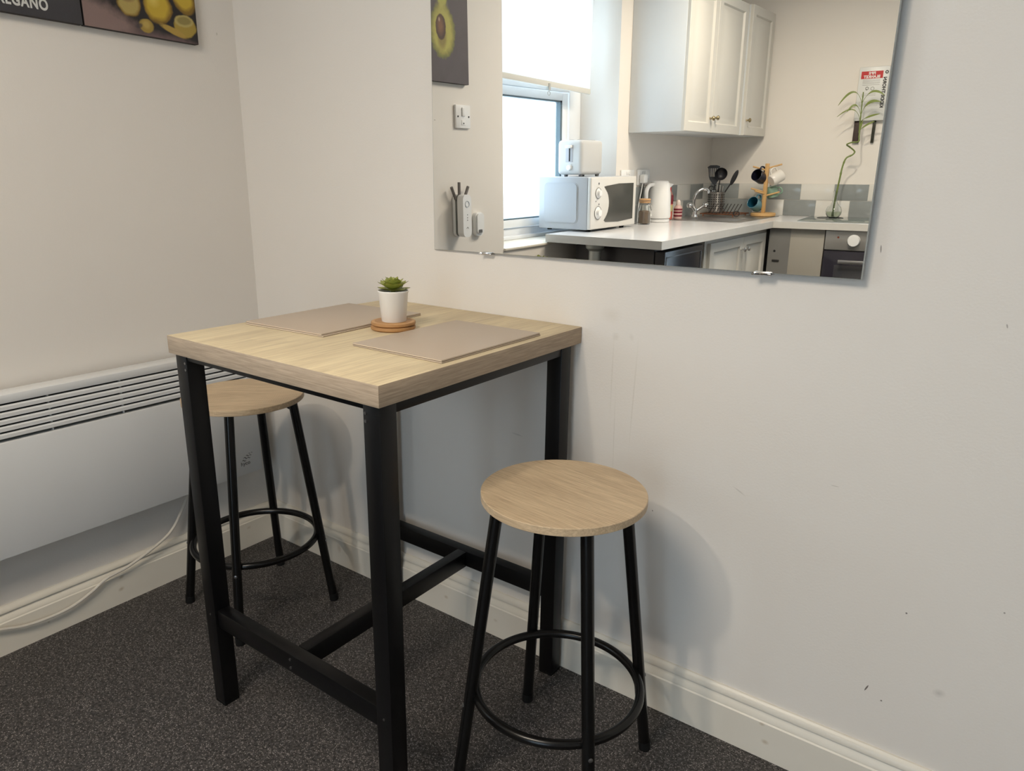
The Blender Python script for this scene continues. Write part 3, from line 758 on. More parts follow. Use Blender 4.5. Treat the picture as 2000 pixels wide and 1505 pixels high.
pg = thing('plug_in_adapter', 'small rounded white plug-in device with a dark opening, beside the extender', 'adapter', (0, -1.086, .958))
p = MB(); p.rrect((0, .051), .027, .050, .018, .001, .018, ax=0, seg=6); p.rrect((0, .055), .022, .042, .014, .018, .026, ax=0, seg=6); p.build('body', m_white, pg)
MB().rrect((.004, .022), .012, .007, .003, .0255, .0268, ax=0, seg=3).build('dark_opening', m_grey, pg)

# ------------------------------------------------------------------ kitchen worktop, sink
WH, WT = .9273, .038
m_wt = mat('white gloss laminate worktop', (.72, .72, .73), .18, var=.03, vscale=6)
m_wte = mat('worktop edge', (.60, .585, .55), .35, var=.05, vscale=20)
wt = MB()
inn = (.632, -3.065)
xs = [0.0, .13, .47, .632]; ys = [-1.607, -2.86, -3.10]
def cell(x0, x1, y0, y1): wt.box((x0, y0, WH - WT), (x1, y1, WH))
cell(0, .632, ys[0], ys[1]); cell(0, .13, ys[1], ys[2]); cell(.47, .632, ys[1], -3.065)
f1 = FW(1.56, .564); f2 = FW(1.56, .001); f0 = FW(.001, .001)
wt.prism([(0, -3.10), (0, f0[1]), f2, f1, inn, (.47, -3.065), (.47, -3.10)], WH - WT, WH)
wto = tag(wt.build('kitchen_worktop', [m_wt, m_wte], None, (0.3, -2.5, WH - WT)), 'white L-shaped kitchen worktop running from the window round to the hob', 'worktop')
for p in wto.data.polygons:
    if abs(p.normal.z) < .5: p.material_index = 1
sk = thing('kitchen_sink', 'stainless steel sink and drainer set in the white worktop by the corner', 'sink', (.30, -3.1, WH))
s_ = MB()
def sb_(x0, x1, y0, y1, z0=.0, z1=.004): s_.box((x0 - .30, y0 + 3.1, z0), (x1 - .30, y1 + 3.1, z1), .0015)
sb_(.045, .52, -2.80, -2.865); sb_(.045, .135, -2.865, -3.095); sb_(.465, .52, -2.865, -3.095); sb_(.045, .52, -3.095, -3.50)
s_.build('drainer', m_steel, sk)
bw = MB()
x0, x1, y0, y1, zb = -.168, .168, .003, .237, -.15
bw._add([(x0, y0, 0), (x1, y0, 0), (x1, y1, 0), (x0, y1, 0), (x0 + .02, y0 + .02, zb), (x1 - .02, y0 + .02, zb), (x1 - .02, y1 - .02, zb), (x0 + .02, y1 - .02, zb)],
        [(0, 1, 5, 4), (1, 2, 6, 5), (2, 3, 7, 6), (3, 0, 4, 7), (4, 5, 6, 7)])
bw.build('bowl', m_steel, sk)
rg = MB()
for k in range(7): rg.box((-.20 + k * .05, -.06, .004), (-.193 + k * .05, -.36, .006), .001)
build_each(rg, 'drainer_rib', m_steel, sk)
tpx = thing('mixer_tap', 'chrome mixer tap with curved spout and two handles behind the sink', 'tap', (.098, -3.135, WH + .004))
t = MB(); t.cyl((0, 0, 0), (0, 0, .012), .024, .020); t.cyl((0, 0, .012), (0, 0, .05), .015, .014); t.build('tap_base', m_chrome, tpx)
pts = [(0, 0, .045), (-.002, .012, .075), (.0, .02, .11), (.012, .018, .145), (.032, .0, .168), (.055, -.02, .172), (.066, -.03, .160), (.068, -.032, .146)]
MB().tube(smooth_path(pts), .0108, 12).build('spout', m_chrome, tpx)
for sgn in (1, -1):
    t = MB(); q = Vector((.045, sgn * .055 , .072)) if sgn < 0 else Vector((-.01, .062, .072))
    t.tube([(0, 0, .03), q * .75 + Vector((0, 0, .01)), q], [.010, .009, .009], 12)
    t.sphere(tuple(q), .021, 16, (1, 1, .9)); t.build('handle', m_chrome, tpx)

# tiles: half-bond white and grey
m_tw = mat('white glazed tile', (.70, .685, .64), .15, var=.02); m_tg = mat('grey glazed tile', (.27, .29, .29), .12, var=.05, vscale=25); m_gr = mat('white grout', (.62, .60, .56), .8)
def tiles(name, T, off, n0, n1, first_white, clip0, clip1):
    m = MB(); m.T = T
    m.mi = 2; m.box((clip0, .0005, WH + .0005), (clip1, .006, WH + .203))
    for row in (0, 1):
        for k in range(n0, n1):
            a0 = off + .2 * k + (0.1 if row == 0 else 0); a1 = a0 + .2
            a0, a1 = max(a0, clip0), min(a1, clip1)
            if a1 - a0 < .01: continue
            m.mi = 0 if (k + first_white) % 2 == 0 else 1
            z0 = WH + .001 + row * .101
            m.box((a0 + .001, .001, z0 + .001), (a1 - .001, .0085, z0 + .0995), .0012)
    m.T = None
    return struct(name, m, [m_tw, m_tg, m_gr])
Tfar = Matrix.Translation((0, -L_FAR, 0)) @ Matrix.Rotation(DEL, 4, 'Z')
# far wall: white on the top row from .608 to .808
tiles('trim_1', Tfar, .608 - .8, 0, 20, 0, .012, 1.56)
Tleft = Matrix.Translation((0, -L_FAR, 0)) @ Matrix(((0, 1, 0, 0), (1, 0, 0, 0), (0, 0, 1, 0), (0, 0, 0, 1)))
tiles('trim_2', Tleft, .316 - .4, 0, 12, 0, .012, 1.28)

# ------------------------------------------------------------------ cabinets
m_door = mat('cream white cabinet door', (.58, .565, .52), .35, var=.02, vscale=4)
m_carc = mat('white carcass board', (.68, .71, .73), .45)
m_carcg = mat('grey white carcass board', (.55, .53, .48), .5)
def door_panel(T, w_, h_, t=.018):
    """raised-panel door; local x across, y out, z up"""
    m = MB(); m.T = T
    rings = [(0, 0), (0, t - .002), (.002, t), (.048, t), (.055, t - .011), (.064, t - .011), (.088, t - .001)]
    vs_ = []
    for ins, d in rings:
        for x, z in ((ins, ins), (w_ - ins, ins), (w_ - ins, h_ - ins), (ins, h_ - ins)): vs_.append((x, d, z))
    fs = [(3, 2, 1, 0)]
    for r in range(len(rings) - 1):
        for i in range(4): fs.append((r * 4 + i, r * 4 + (i + 1) % 4, r * 4 + 4 + (i + 1) % 4, r * 4 + 4 + i))
    k = (len(rings) - 1) * 4; fs.append((k, k + 1, k + 2, k + 3))
    m._add(vs_, fs); m.T = None
    return m
def knob(p, d, m, parent, r=.012):
    k = MB(); k.lathe([(r * .55, 0), (r * .4, .004), (r * .45, .012), (r, .018), (r * 1.05, .024), (r * .7, .029), (1e-5, .030)], p, 20, d)
    return k.build('knob', m, parent)
UZ0, UZ1, UX = 1.4246, 2.146, .315
def left_door(parent, loc, xf, ya, yb, z0, z1, mk, side, kz, gap=.0015):
    """door facing +x between ya (nearer the mirror) and yb"""
    T = frame_mtx((xf, yb + gap, z0), (0, 1, 0), (0, 0, 1))      # x->+y, y->+z, z->+x
    T = Matrix(((0, 1, 0, xf - loc[0]), (1, 0, 0, yb + gap - loc[1]), (0, 0, 1, z0 - loc[2]), (0, 0, 0, 1)))
    d = door_panel(T, ya - yb - 2 * gap, z1 - z0).build('door', m_door, parent)
    ky = (ya - .030) if side == 'near' else (yb + .030)
    knob(Vector((xf + .018 - loc[0], ky - loc[1], kz - loc[2])), Vector((1, 0, 0)), mk, d)
uy = [-2.395, -2.754, -3.190, -3.572]
loc = (0, -2.79, UZ0)
wc = thing('wall_cabinet', 'white wall cabinet with two raised-panel doors, nearest the window', 'cabinet', loc)
MB().box((.001, uy[0] - loc[1], 0), (UX, uy[2] - loc[1], UZ1 - UZ0), .001).build('body', m_carc, wc)
left_door(wc, loc, UX, uy[0], uy[1], UZ0, UZ1, m_brass, 'far', 1.50)
left_door(wc, loc, UX, uy[1], uy[2] + .012, UZ0, UZ1, m_brass, 'near', 1.505)
loc = (0, -3.38, UZ0)
wc2 = thing('wall_cabinet', 'white wall cabinet with one raised-panel door, next to the far kitchen wall', 'cabinet', loc)
MB().prism([(.001, uy[2] - .002 - loc[1]), (.001, -L_FAR + .002 - loc[1]), (.335, FW(.335, .003)[1] - loc[1]), (.335, uy[2] - .002 - loc[1])], 0, UZ1 - UZ0).build('body', m_carc, wc2)
left_door(wc2, loc, .335, uy[2] - .004, -3.572, UZ0, UZ1, m_brass, 'near', 1.51)
# base unit on the left run
loc = (0, -2.7, 0)
bc = thing('base_cabinet', 'white base cabinet with two raised-panel doors below the sink', 'cabinet', loc)
b_ = MB(); b_.box((.02, -2.20 - loc[1], .14), (.580, -2.845 - loc[1], WH - WT - .001)); b_.box((.02, -3.115 - loc[1], .14), (.580, -3.05 - loc[1], WH - WT - .001)) ; b_.box((.02, -2.845 - loc[1], .14), (.58, -3.05 - loc[1], .70)); b_.box((.55, -2.845 - loc[1], .70), (.58, -3.05 - loc[1], WH - WT - .001))
b_.box((.05, -2.20 - loc[1], 0), (.53, -3.10 - loc[1], .14)); b_.build('body', m_carcg, bc)
left_door(bc, loc, .580, -2.235, -2.700, .15, .862, m_chrome, 'far', .795)
left_door(bc, loc, .580, -2.700, -3.065, .15, .862, m_chrome, 'near', .795)

# fridge under the worktop end, and the worktop's leg
m_fr = mat('black appliance enamel', (.014, .014, .020), .22)
m_frd = mat('dark grey appliance side', (.045, .042, .045), .35)
fg = thing('undercounter_fridge', 'black undercounter appliance below the near end of the worktop', 'fridge', (.33, -1.94, 0))
MB().box((-.23, .21, .01), (.205, -.22, .872), .004).build('body', m_frd, fg)
MB().box((.210, .215, .03), (.262, -.215, .868), .006).build('door', m_fr, fg)
e = MB()
for (ya1, yb1, za, zb1) in ((.200, -.195, .836, .842), (.200, .194, .08, .842), (-.189, -.195, .08, .842)): e.box((.261, ya1, za), (.2645, yb1, zb1), .001)
build_each(e, 'door_trim', mat('grey trim', (.10, .10, .11), .3), fg)
wl_ = thing('worktop_leg', 'round grey metal leg with flange holding up the end of the worktop', 'table leg', (.258, -1.655, 0))
MB().cyl((0, 0, .004), (0, 0, .872), .029, seg=28).build('post', mat('satin silver tube', (.42, .43, .41), .35, .6), wl_)
MB().lathe([(.029, .858), (.033, .862), (.044, .872), (.046, .8885), (.02, .8885)], seg=28).build('flange', mat('satin silver flange', (.33, .34, .32), .4, .6), wl_)
MB().lathe([(.04, 0), (.04, .006), (.029, .012)], seg=28).build('foot', m_rubber, wl_)
# socket outlets, plug
def socket(y, z, label, plug=False):
    r = thing('wall_socket', label, 'socket', (0, y, z))
    MB().box((0, -.073, 0), (.010, .073, .086), .003).build('plate', m_white, r)
    s_ = MB()
    for yy in (-.036, .036):
        s_.box((.0098, yy - .004, .048), (.0104, yy + .004, .053)); s_.box((.0098, yy - .016, .030), (.0104, yy - .009, .034)); s_.box((.0098, yy + .009, .030), (.0104, yy + .016, .034))
    build_each(s_, 'pin_hole', m_dark, r)
    q = MB()
    for yy in (-.012, .012): q.box((.0098, yy - .006, .060), (.014, yy + .006, .078), .001)
    build_each(q, 'switch_rocker', m_white, r)
    return r
socket(-2.395, 1.140, 'white double wall socket directly above the microwave')
socket(-2.585, 1.140, 'white double wall socket behind the kettle, with a plug in it')
kp_ = thing('power_plug', 'white plug with dark cable in the socket behind the kettle', 'plug', (0, -2.55, 1.150))
MB().box((.0115, -.024, .0), (.045, .024, .050), .008).build('plug_body', m_white, kp_)
MB().tube(smooth_path([(.030, 0, .003), (.026, .004, -.04), (.018, .008, -.12), (.016, .010, -.205), (.018, -.01, -.2185)]), .0038, 8).build('cable', m_rubber, kp_)
MB().tube(smooth_path([(.030, .01, .003), (.026, .020, -.05), (.018, .030, -.13), (.018, .035, -.218)]), .0038, 8).build('cable', m_white, kp_)

# ------------------------------------------------------------------ microwave
mwx0, mwx1, mwy0, mwy1, mz0 = -.185, .135, -1.805, -2.268, WH + .010
mw = thing('microwave', 'white microwave oven on the end of the worktop by the window', 'microwave', (0, -2.02, WH))
ox, oy = 0, -2.02
b_ = MB(); b_.box((mwx0, mwy0 - oy, .010), (mwx1 - .022, mwy1 - oy, .268), .004)
bo = b_.build('casing', m_whitem, mw)
sp_ = MB(); sp_.rrect((-.075 + 0, .148), .09, .098, .018, mwy0 - oy, mwy0 - oy + .0035, ax=1, seg=6)
# prism ax=1 takes (z, x): build with axes swapped
sp_ = MB(); sp_.rrect((.140, -.045), .100, .103, .022, mwy0 - oy - .001, mwy0 - oy + .003, ax=1, seg=6); sp_.rrect((.140, -.045), .095, .098, .018, mwy0 - oy + .002, mwy0 - oy + .006, ax=1, seg=6); sp_.build('pressed_side_panel', m_whitem, mw)
f_ = MB(); f_.box((mwx1 - .022, mwy0 - oy, .012), (mwx1, mwy1 - oy, .267), .006); fo = f_.build('front_panel', mat('cream front plastic', (.66, .64, .60), .3), mw)
# door window with a wavy near edge
pts = []
for i in range(13):
    t = i / 12; z = .052 + .168 * t
    yy = .100 - .016 - .034 * math.sin(t * PI) * 1 + (.018 if t > .8 else 0) * (t - .8) / .2 + (.014 * (1 - t / .2) if t < .2 else 0)
    pts.append((yy, z))
poly = [(-.214, .046), (-.06, .038), (.07, .043)] + [(y - .012, z) for y, z in pts] + [(.063, .224), (-.06, .233), (-.214, .233)]
dw = MB(); dw.prism(poly, mwx1 - .001, mwx1 + .0015, ax=0); dw.build('door_window', mat('dark microwave glass', (.06, .06, .055), .06, spec=.8), mw)
for kz, kr in ((.190, .027), (.093, .033)):
    kk = MB(); kk.lathe([(kr, 0), (kr, .003), (kr * .86, .005)], (mwx1 - .001, .148, kz), 36, (1, 0, 0)); kk.lathe([(kr * .6, .004), (kr * .5, .018), (1e-5, .019)], (mwx1 - .001, .148, kz), 32, (1, 0, 0))
    kn_ = kk.build('dial', m_white, mw)
    MB().ring((mwx1 + .0025, .148, kz), kr - .001, .0016, 48, (1, 0, 0), 6).build('dial_ring', m_grey, kn_)
dd = MB()
for yy, zz, r_ in ((.142, .236, .0055), (.138, .135, .0045), (.168, .150, .003)): dd.cyl((mwx1 - .001, yy, zz), (mwx1 + .001, yy, zz), r_, seg=14)
build_each(dd, 'print_mark', m_grey, mw)
ft = MB()
for xx in (mwx0 + .04, mwx1 - .04):
    for yy in (.17, -.17): ft.cyl((xx, yy, 0), (xx, yy, .012), .012, .014, seg=16)
build_each(ft, 'foot', m_rubber, mw)

# ------------------------------------------------------------------ toaster
tz = WH + .268
ts = thing('toaster', 'white two-slice toaster standing on top of the microwave', 'toaster', (-.045, -1.995, tz), 0)
b_ = MB(); b_.box((-.086, -.105, .010), (.066, .105, .181), .020); b_.build('casing', mat('ivory toaster plastic', (.58, .575, .56), .4), ts)
s_ = MB()
for xx in (-.025, .025): s_.box((xx - .011, -.07, .1795), (xx + .011, .07, .1825), .001)
build_each(s_, 'bread_slot', m_dark, ts)
q_ = MB(); q_.box((-.032, .1035, .072), (.012, .1065, .155), .001); q_.build('lever_track', mat('pale grey inset', (.42, .42, .44), .4), ts)
MB().box((-.012, .1060, .076), (-.004, .1070, .150)).build('lever_slot', m_dark, ts)
MB().box((-.026, .104, .140), (.010, .126, .156), .005).build('lever', m_white, ts)
k_ = MB(); k_.lathe([(.015, 0), (.013, .014), (1e-5, .015)], (-.008, .103, .045), 24, (0, 1, 0)); k_.build('dial', m_white, ts)
f_ = MB()
for xx in (-.045, .045):
    for yy in (-.08, .08): f_.cyl((xx, yy, 0), (xx, yy, .014), .009, .012, seg=12)
build_each(f_, 'foot', m_grey, ts)

# ------------------------------------------------------------------ kettle, jar, bottles
kt = thing('electric_kettle', 'tall white electric kettle on its base beside the glass jar', 'kettle', (.085, -2.648, WH))
kt.rotation_euler.z = .30
MB().lathe([(.060, .0), (.066, .002), (.066, .016), (.060, .020)], seg=40).build('power_base', m_white, kt)
MB().lathe([(.060, .020), (.069, .024), (.071, .035), (.064, .16), (.058, .215), (.056, .222), (1e-5, .2225)], seg=48).build('jug', m_white, kt)
MB().lathe([(.053, .2215), (.052, .230), (.045, .235), (1e-5, .236)], seg=40).build('lid', m_white, kt)
hd = MB().tube(smooth_path([(.0, .045, .214), (.0, .085, .210), (.0, .108, .180), (.0, .108, .13), (.0, .100, .08), (.0, .080, .045), (.0, .062, .036)]), .011, 12, sy=1.2); hd.build('handle', m_white, kt)
gz = MB(); gz.T = Matrix.Rotation(math.radians(-62), 4, 'Z'); gz.prism([(-.005, .045), (.005, .045), (.005, .170), (-.005, .170)], .0625, .0710, ax=0); gz.T = None
gz.build('water_gauge', mat('grey water gauge', (.22, .22, .20), .2), kt)
sp = MB(); sp._add([(.03, -.045, .222), (.03, -.085, .216), (-.03, -.085, .216), (-.03, -.045, .222), (0, -.055, .17)], [(0, 1, 2, 3), (0, 4, 1), (1, 4, 2), (2, 4, 3), (3, 4, 0)]); sp.build('spout', m_white, kt)

jr = thing('clip_top_jar', 'clear glass clip-top jar of brown powder with wooden lid beside the microwave', 'jar', (.105, -2.432, WH))
jr.scale = (.86, .86, 1.0)
MB().lathe([(.030, .0), (.040, .003), (.041, .012), (.041, .085), (.036, .098), (.031, .106), (.031, .116), (.033, .118), (.0295, .118), (.0285, .105), (.038, .084), (.038, .006), (1e-5, .004)], seg=36, cap=False).build('glass', m_glass, jr)
MB().lathe([(1e-5, .0045), (.0372, .0065), (.0375, .068), (.030, .076), (1e-5, .078)], seg=32).build('powder', mat('brown powder', (.26, .18, .12), .9, bump=.5, bscale=200), jr)
MB().lathe([(.032, .119), (.037, .120), (.038, .130), (.037, .140), (.034, .142), (1e-5, .142)], seg=36).build('wooden_lid', mat('pale wood lid', (.52, .30, .14), .5, var=.2, vscale=40), jr)
wr = MB(); wr.ring((0, 0, .110), .033, .0016, 36, tseg=6); wr.ring((0, 0, .131), .0388, .0014, 36, tseg=6)
wr.tube([(.033, -.010, .110), (.046, -.010, .098), (.050, -.006, .080), (.050, .006, .080), (.046, .010, .098), (.033, .010, .110)], .0015, 6)
wr.build('wire_clip', m_screw, jr)

k1 = thing('sauce_bottle', 'red-capped bottle with dark red label between kettle and tap', 'bottle', (.048, -2.850, WH + .0))
k1.scale = (.92, .92, 1.12)
MB().lathe([(.026, 0), (.030, .004), (.030, .11), (.026, .13), (.016, .152), (.011, .158), (1e-5, .158)], seg=28).build('bottle_body', mat('pale red plastic', (.55, .16, .12), .3), k1)
MB().lathe([(.0305, .085), (.0308, .086), (.0308, .128), (.0275, .132)], seg=28, cap=False).build('upper_label', mat('dark red label', (.22, .02, .03), .4), k1)
MB().lathe([(.0305, .045), (.0309, .046), (.0309, .078), (.0305, .079)], seg=28, cap=False).build('lower_label', mat('yellow green label', (.50, .46, .22), .5), k1)
MB().lathe([(.013, .156), (.015, .158), (.014, .172), (.007, .180), (.006, .192), (1e-5, .193)], seg=24).build('cap', mat('bright red cap', (.55, .02, .02), .35), k1)
k2 = thing('striped_bottle', 'short bottle with white top and dark red striped label beside the tap', 'bottle', (.105, -2.870 + .0, WH + .004))
k2.scale = (1, 1, .85)
MB().lathe([(.022, 0), (.026, .004), (.026, .078), (.020, .092), (.012, .100), (1e-5, .100)], seg=28).build('bottle_body', mat('pale pink plastic', (.58, .40, .36), .35), k2)
for z0 in (.018, .042, .062):
    MB().lathe([(.0262, z0), (.0266, z0 + .001), (.0266, z0 + .012), (.0262, z0 + .013)], seg=28, cap=False).build('label_stripe', mat('dark red stripe', (.18, .015, .03), .4), k2)
MB().lathe([(.013, .098), (.014, .10), (.013, .125), (.007, .135), (1e-5, .136)], seg=24).build('cap', mat('ivory cap', (.70, .60, .54), .4), k2)

# ------------------------------------------------------------------ dish rack with utensil pot
rk_ = thing('dish_rack', 'copper-toned wire dish rack on the sink drainer', 'dish rack', (.27, -3.23, WH + .006))
m_cop = mat('dull copper wire', (.26, .11, .06), .35, .8); m_wire = mat('dark wire', (.045, .04, .04), .4, .5)
r_ = MB(); x0, x1, y0, y1 = -.150, .088, .060, -.158
r_.tube([(x0, y0, .016), (x1, y0, .016), (x1, y1, .016), (x0, y1, .016)], .0035, 8, closed=True)
for k in range(7): 
    xx = x0 + .03 + k * .030; r_.tube([(xx, y0, .014), (xx, y1, .014)], .0022, 6)
for xx in (x0 + .02, x1 - .02):
    for yy in (y0, y1): r_.cyl((xx, yy, 0), (xx, yy, .016), .004, seg=10)
r_.build('base_grid', m_cop, rk_)
for k in range(9):
    q = MB(); xx = x0 + .046 + k * .0225
    q.tube([(xx, y0 - .03, .016), (xx + .026, y0 - .05, .080)], .0024, 6); q.build('plate_prong', m_wire, rk_)
lp = MB(); lp.ring((x1 + .004, y0 + .0, .022), .017, .0026, 24, (.25, 1, 0), 8); lp.build('end_loop', m_wire, rk_)

up_ = thing('utensil_pot', 'perforated stainless steel utensil pot standing in the dish rack', 'utensil holder', (.152, -3.335, WH + .0265))
MB().lathe([(.050, 0), (.052, .001), (.053, .003), (.053, .124), (.0545, .126), (.052, .127), (.051, .003), (1e-5, .002)], seg=48).build('pot_wall', m_steel, up_)
hl = MB()
for i in range(22):
    a = 2 * PI * i / 22
    for j in range(7):
        d = Vector((math.cos(a), math.sin(a), 0))
        hl.lathe([(.0042, 0), (.0042, .0006), (1e-5, .0006)], d * .0529 + Vector((0, 0, .022 + j * .0145)), 8, d)
hl.build('perforation', m_dark, up_).__setitem__('kind', 'stuff')
m_nyl = mat('black nylon', (.018, .018, .022), .4)
UPL = Vector((.152, -3.335, WH + .0265 + .004))
def rod(mb, p, q, r): mb.tube([p, (Vector(p) + Vector(q)) / 2, q], r, 8)
VX = Vector((.93, -.36, 0)).normalized()      # roughly across the line of sight
# slotted turner
tn = thing('slotted_turner', 'black slotted turner standing in the steel utensil pot', 'utensil', tuple(UPL))
m = MB(); rod(m, (.012, 0, .0), Vector((-.020, .0, .175)), .0045); m.build('handle', m_nyl, tn)
h_ = MB(); h_.T = frame_mtx(Vector((-.020, 0, .170)), VX, Vector((-.10, .04, 1)).normalized())
h_.prism([(-.008, 0), (.008, 0), (.030, .035), (.038, .115), (-.042, .120), (-.032, .040)][:0] or [(-.010, 0), (.010, 0), (.030, .030), (.0345, .048), (-.0325, .048), (-.028, .030)], -.0015, .0015)
for k in range(6):
    x0_ = -.0325 + k * .0118
    h_.prism([(x0_, .046), (x0_ + .0040 if 0 < k < 5 else x0_ + .0062, .046), (x0_ + .0046 if 0 < k < 5 else x0_ + .0070, .104), (x0_ - .001, .104)], -.0015, .0015)
h_.prism([(-.037, .102), (.038, .102), (.040, .116), (.02, .122), (-.02, .121), (-.039, .110)], -.0015, .0015)
h_.T = None; h_.build('slotted_blade', m_nyl, tn)
# ladle
ldl = thing('ladle', 'black round ladle standing in the steel utensil pot', 'utensil', tuple(UPL))
m = MB(); rod(m, (-.005, -.004, .0), (.020, .01, .20), .0045); m.build('handle', m_nyl, ldl)
b_ = MB(); ax_ = Vector((.55, .75, -.2)).normalized()
b_.lathe([(.040, .0), (.039, -.012), (.030, -.028), (.015, -.036), (1e-5, -.038), (1e-5, -.035), (.014, -.033), (.028, -.025), (.036, -.011), (.038, 0)], Vector((.026, .01, .235)), 32, ax_, cap=False); b_.build('bowl', m_nyl, ldl)
# spoon
sn = thing('serving_spoon', 'black serving spoon leaning right in the steel utensil pot', 'utensil', tuple(UPL))
m = MB(); rod(m, (-.02, .005, .0), (.082, -.02, .175), .004); m.build('handle', m_nyl, sn)
b_ = MB(); b_.sphere((0, 0, 0), .03, 20, (.50, .22, 1.75)); 
R_ = Matrix.Translation((.102, -.024, .213)) @ Matrix.Rotation(.42, 4, 'Y') @ Matrix.Rotation(-.5, 4, 'Z')
b_.v = [R_ @ p for p in b_.v]; b_.build('spoon_bowl', m_nyl, sn)
# steel handled whisk / loops and small items
wk = thing('kitchen_scissors', 'black-handled kitchen scissors standing in the steel utensil pot', 'scissors', tuple(UPL))
m = MB(); m.ring((-.030, .018, .145), .015, .0035, 24, (.35, 1, .1), 8); m.ring((-.002, .012, .150), .015, .0035, 24, (.35, 1, .1), 8); build_each(m, 'handle', m_nyl, wk)
m = MB(); m.tube([(-.022, .016, .132), (-.012, .012, .01)], [.005, .002], 8); m.tube([(-.006, .013, .136), (-.012, .014, .01)], [.005, .002], 8); build_each(m, 'blade', m_steel, wk)
for k, (dx, dy, zt_, lab) in enumerate(((.010, .022, .172, 'leftmost of the three steel cutlery handles standing in the utensil pot'), (.026, .015, .168, 'middle one of the three steel cutlery handles standing in the utensil pot'), (.036, -.004, .160, 'steel cutlery handle in the utensil pot nearest the black serving spoon'))):
    c_ = thing('cutlery', lab, 'cutlery', tuple(UPL), 0, 'steel cutlery standing in the utensil pot')
    m = MB(); m.tube([(dx * .5, dy * .5, 0), (dx * .9, dy * .9, zt_ * .7), (dx, dy, zt_)], [.003, .004, .0065], 8, sy=.5)
    m.build('handle', m_steel, c_)

# ------------------------------------------------------------------ mug tree and mugs
m_bam = mat('bamboo mug tree', (.58, .36, .15), .5, var=.15, vscale=30)
mtx, mty = .440, -3.425
mt = thing('mug_tree', 'light wooden mug tree with pegs standing by the kitchen corner', 'mug tree', (mtx, mty, WH + .005))
MB().lathe([(.074, 0), (.078, .003), (.078, .017), (.075, .020), (1e-5, .020)], seg=48).build('base', m_bam, mt)
MB().box((-.011, -.011, .018), (.011, .011, .325), .002).build('post', m_bam, mt)
pegs = [(Vector((-.90, .44, 0)), .285), (Vector((.90, -.44, 0)), .298), (Vector((-.92, .38, 0)), .150), (Vector((.92, -.38, 0)), .128), (Vector((.3, .95, 0)), .285)]
for d, z in pegs[:4]:
    d = d.normalized(); q = MB(); q.tube([d * .008 + Vector((0, 0, z)), d * .088 + Vector((0, 0, z + .022))], .0052, 10); q.build('peg', m_bam, mt)
MB().tube([Vector((.0, .009, .14)), Vector((-.04, .075, .158))], .0052, 10).build('peg', m_bam, mt)
def mug(c, axis, roll, col, incol, label, r=.038, h_=.085):
    """c: centre of the mug body, axis: direction its mouth points, roll: direction of its handle"""
    m = thing('mug', label, 'mug', c, 0, 'mugs hanging on the wooden mug tree')
    q = Vector(axis).normalized(); hh = Vector(roll); hh = (hh - q * hh.dot(q)).normalized()
    T = frame_mtx((0, 0, 0), hh, q.cross(hh)); 
    b_ = MB(); b_.T = T
    b_.lathe([(r * .80, -h_ / 2), (r * .86, -h_ / 2 + .002), (r, -h_ * .25), (r, h_ / 2 - .001), (r - .0015, h_ / 2), (r - .003, h_ / 2 - .001)], seg=36)
    b_.T = None; b_.f = [f for f in b_.f if True]
    # drop the mouth cap so the mug is hollow
    b_.f.pop(); b_.m.pop(); b_.sm.pop()
    o = b_.build('body', mat('glaze ' + label, col, .25), m)
    i_ = MB(); i_.T = T; i_.lathe([(r - .003, h_ / 2 - .001), (r - .0035, -h_ * .25), (r * .75, -h_ / 2 + .005), (1e-5, -h_ / 2 + .004)], seg=36, cap=False); i_.T = None
    i_.build('inside', mat('inner glaze ' + label, incol, .25), m)
    hd_ = MB(); hd_.T = T
    hd_.tube(smooth_path([(r - .002, 0, h_ * .30), (r + .020, 0, h_ * .27), (r + .027, 0, 0), (r + .018, 0, -h_ * .22), (r - .002, 0, -h_ * .28)], 5), .0052, 10, sy=1.3); hd_.T = None
    hd_.build('handle', mat('glaze ' + label, col, .25), m)
B0 = Vector((mtx, mty, WH + .005))
TOC = Vector((.35, .93, 0))
LFT = Vector((-.92, .38, 0)); RGT = -LFT
mug(B0 + LFT * .040 + Vector((0, 0, .242)), TOC * .75 + LFT * .55 + Vector((0, 0, -.15)) * 0 + Vector((0, 0, .35)), (.15, -.1, 1), (.012, .014, .030), (.008, .009, .020), 'dark navy blue mug hanging at the upper left of the mug tree')
mug(B0 + RGT * .058 + Vector((0, 0, .236)), RGT * .75 - TOC * .55 + Vector((0, 0, .45)), (-.2, .1, 1), (.74, .71, .66), (.7, .68, .62), 'white mug hanging at the upper right of the mug tree, base towards the room')
mug(B0 + LFT * .052 + Vector((0, 0, .070)), TOC * .75 + LFT * .45 + Vector((0, 0, .40)), (.2, -.1, 1), (.10, .26, .34), (.012, .085, .14), 'blue mug with dark inside hanging at the lower left of the mug tree')
mug(B0 + RGT * .046 - TOC * .045 + Vector((0, 0, .150)), Vector((0, 0, -1)) + RGT * .25, RGT * 1 + TOC * .5 + Vector((0, 0, .35)), (.22, .34, .26), (.5, .44, .3), 'sage green mug hanging upside down behind the post of the mug tree', r=.037, h_=.07)

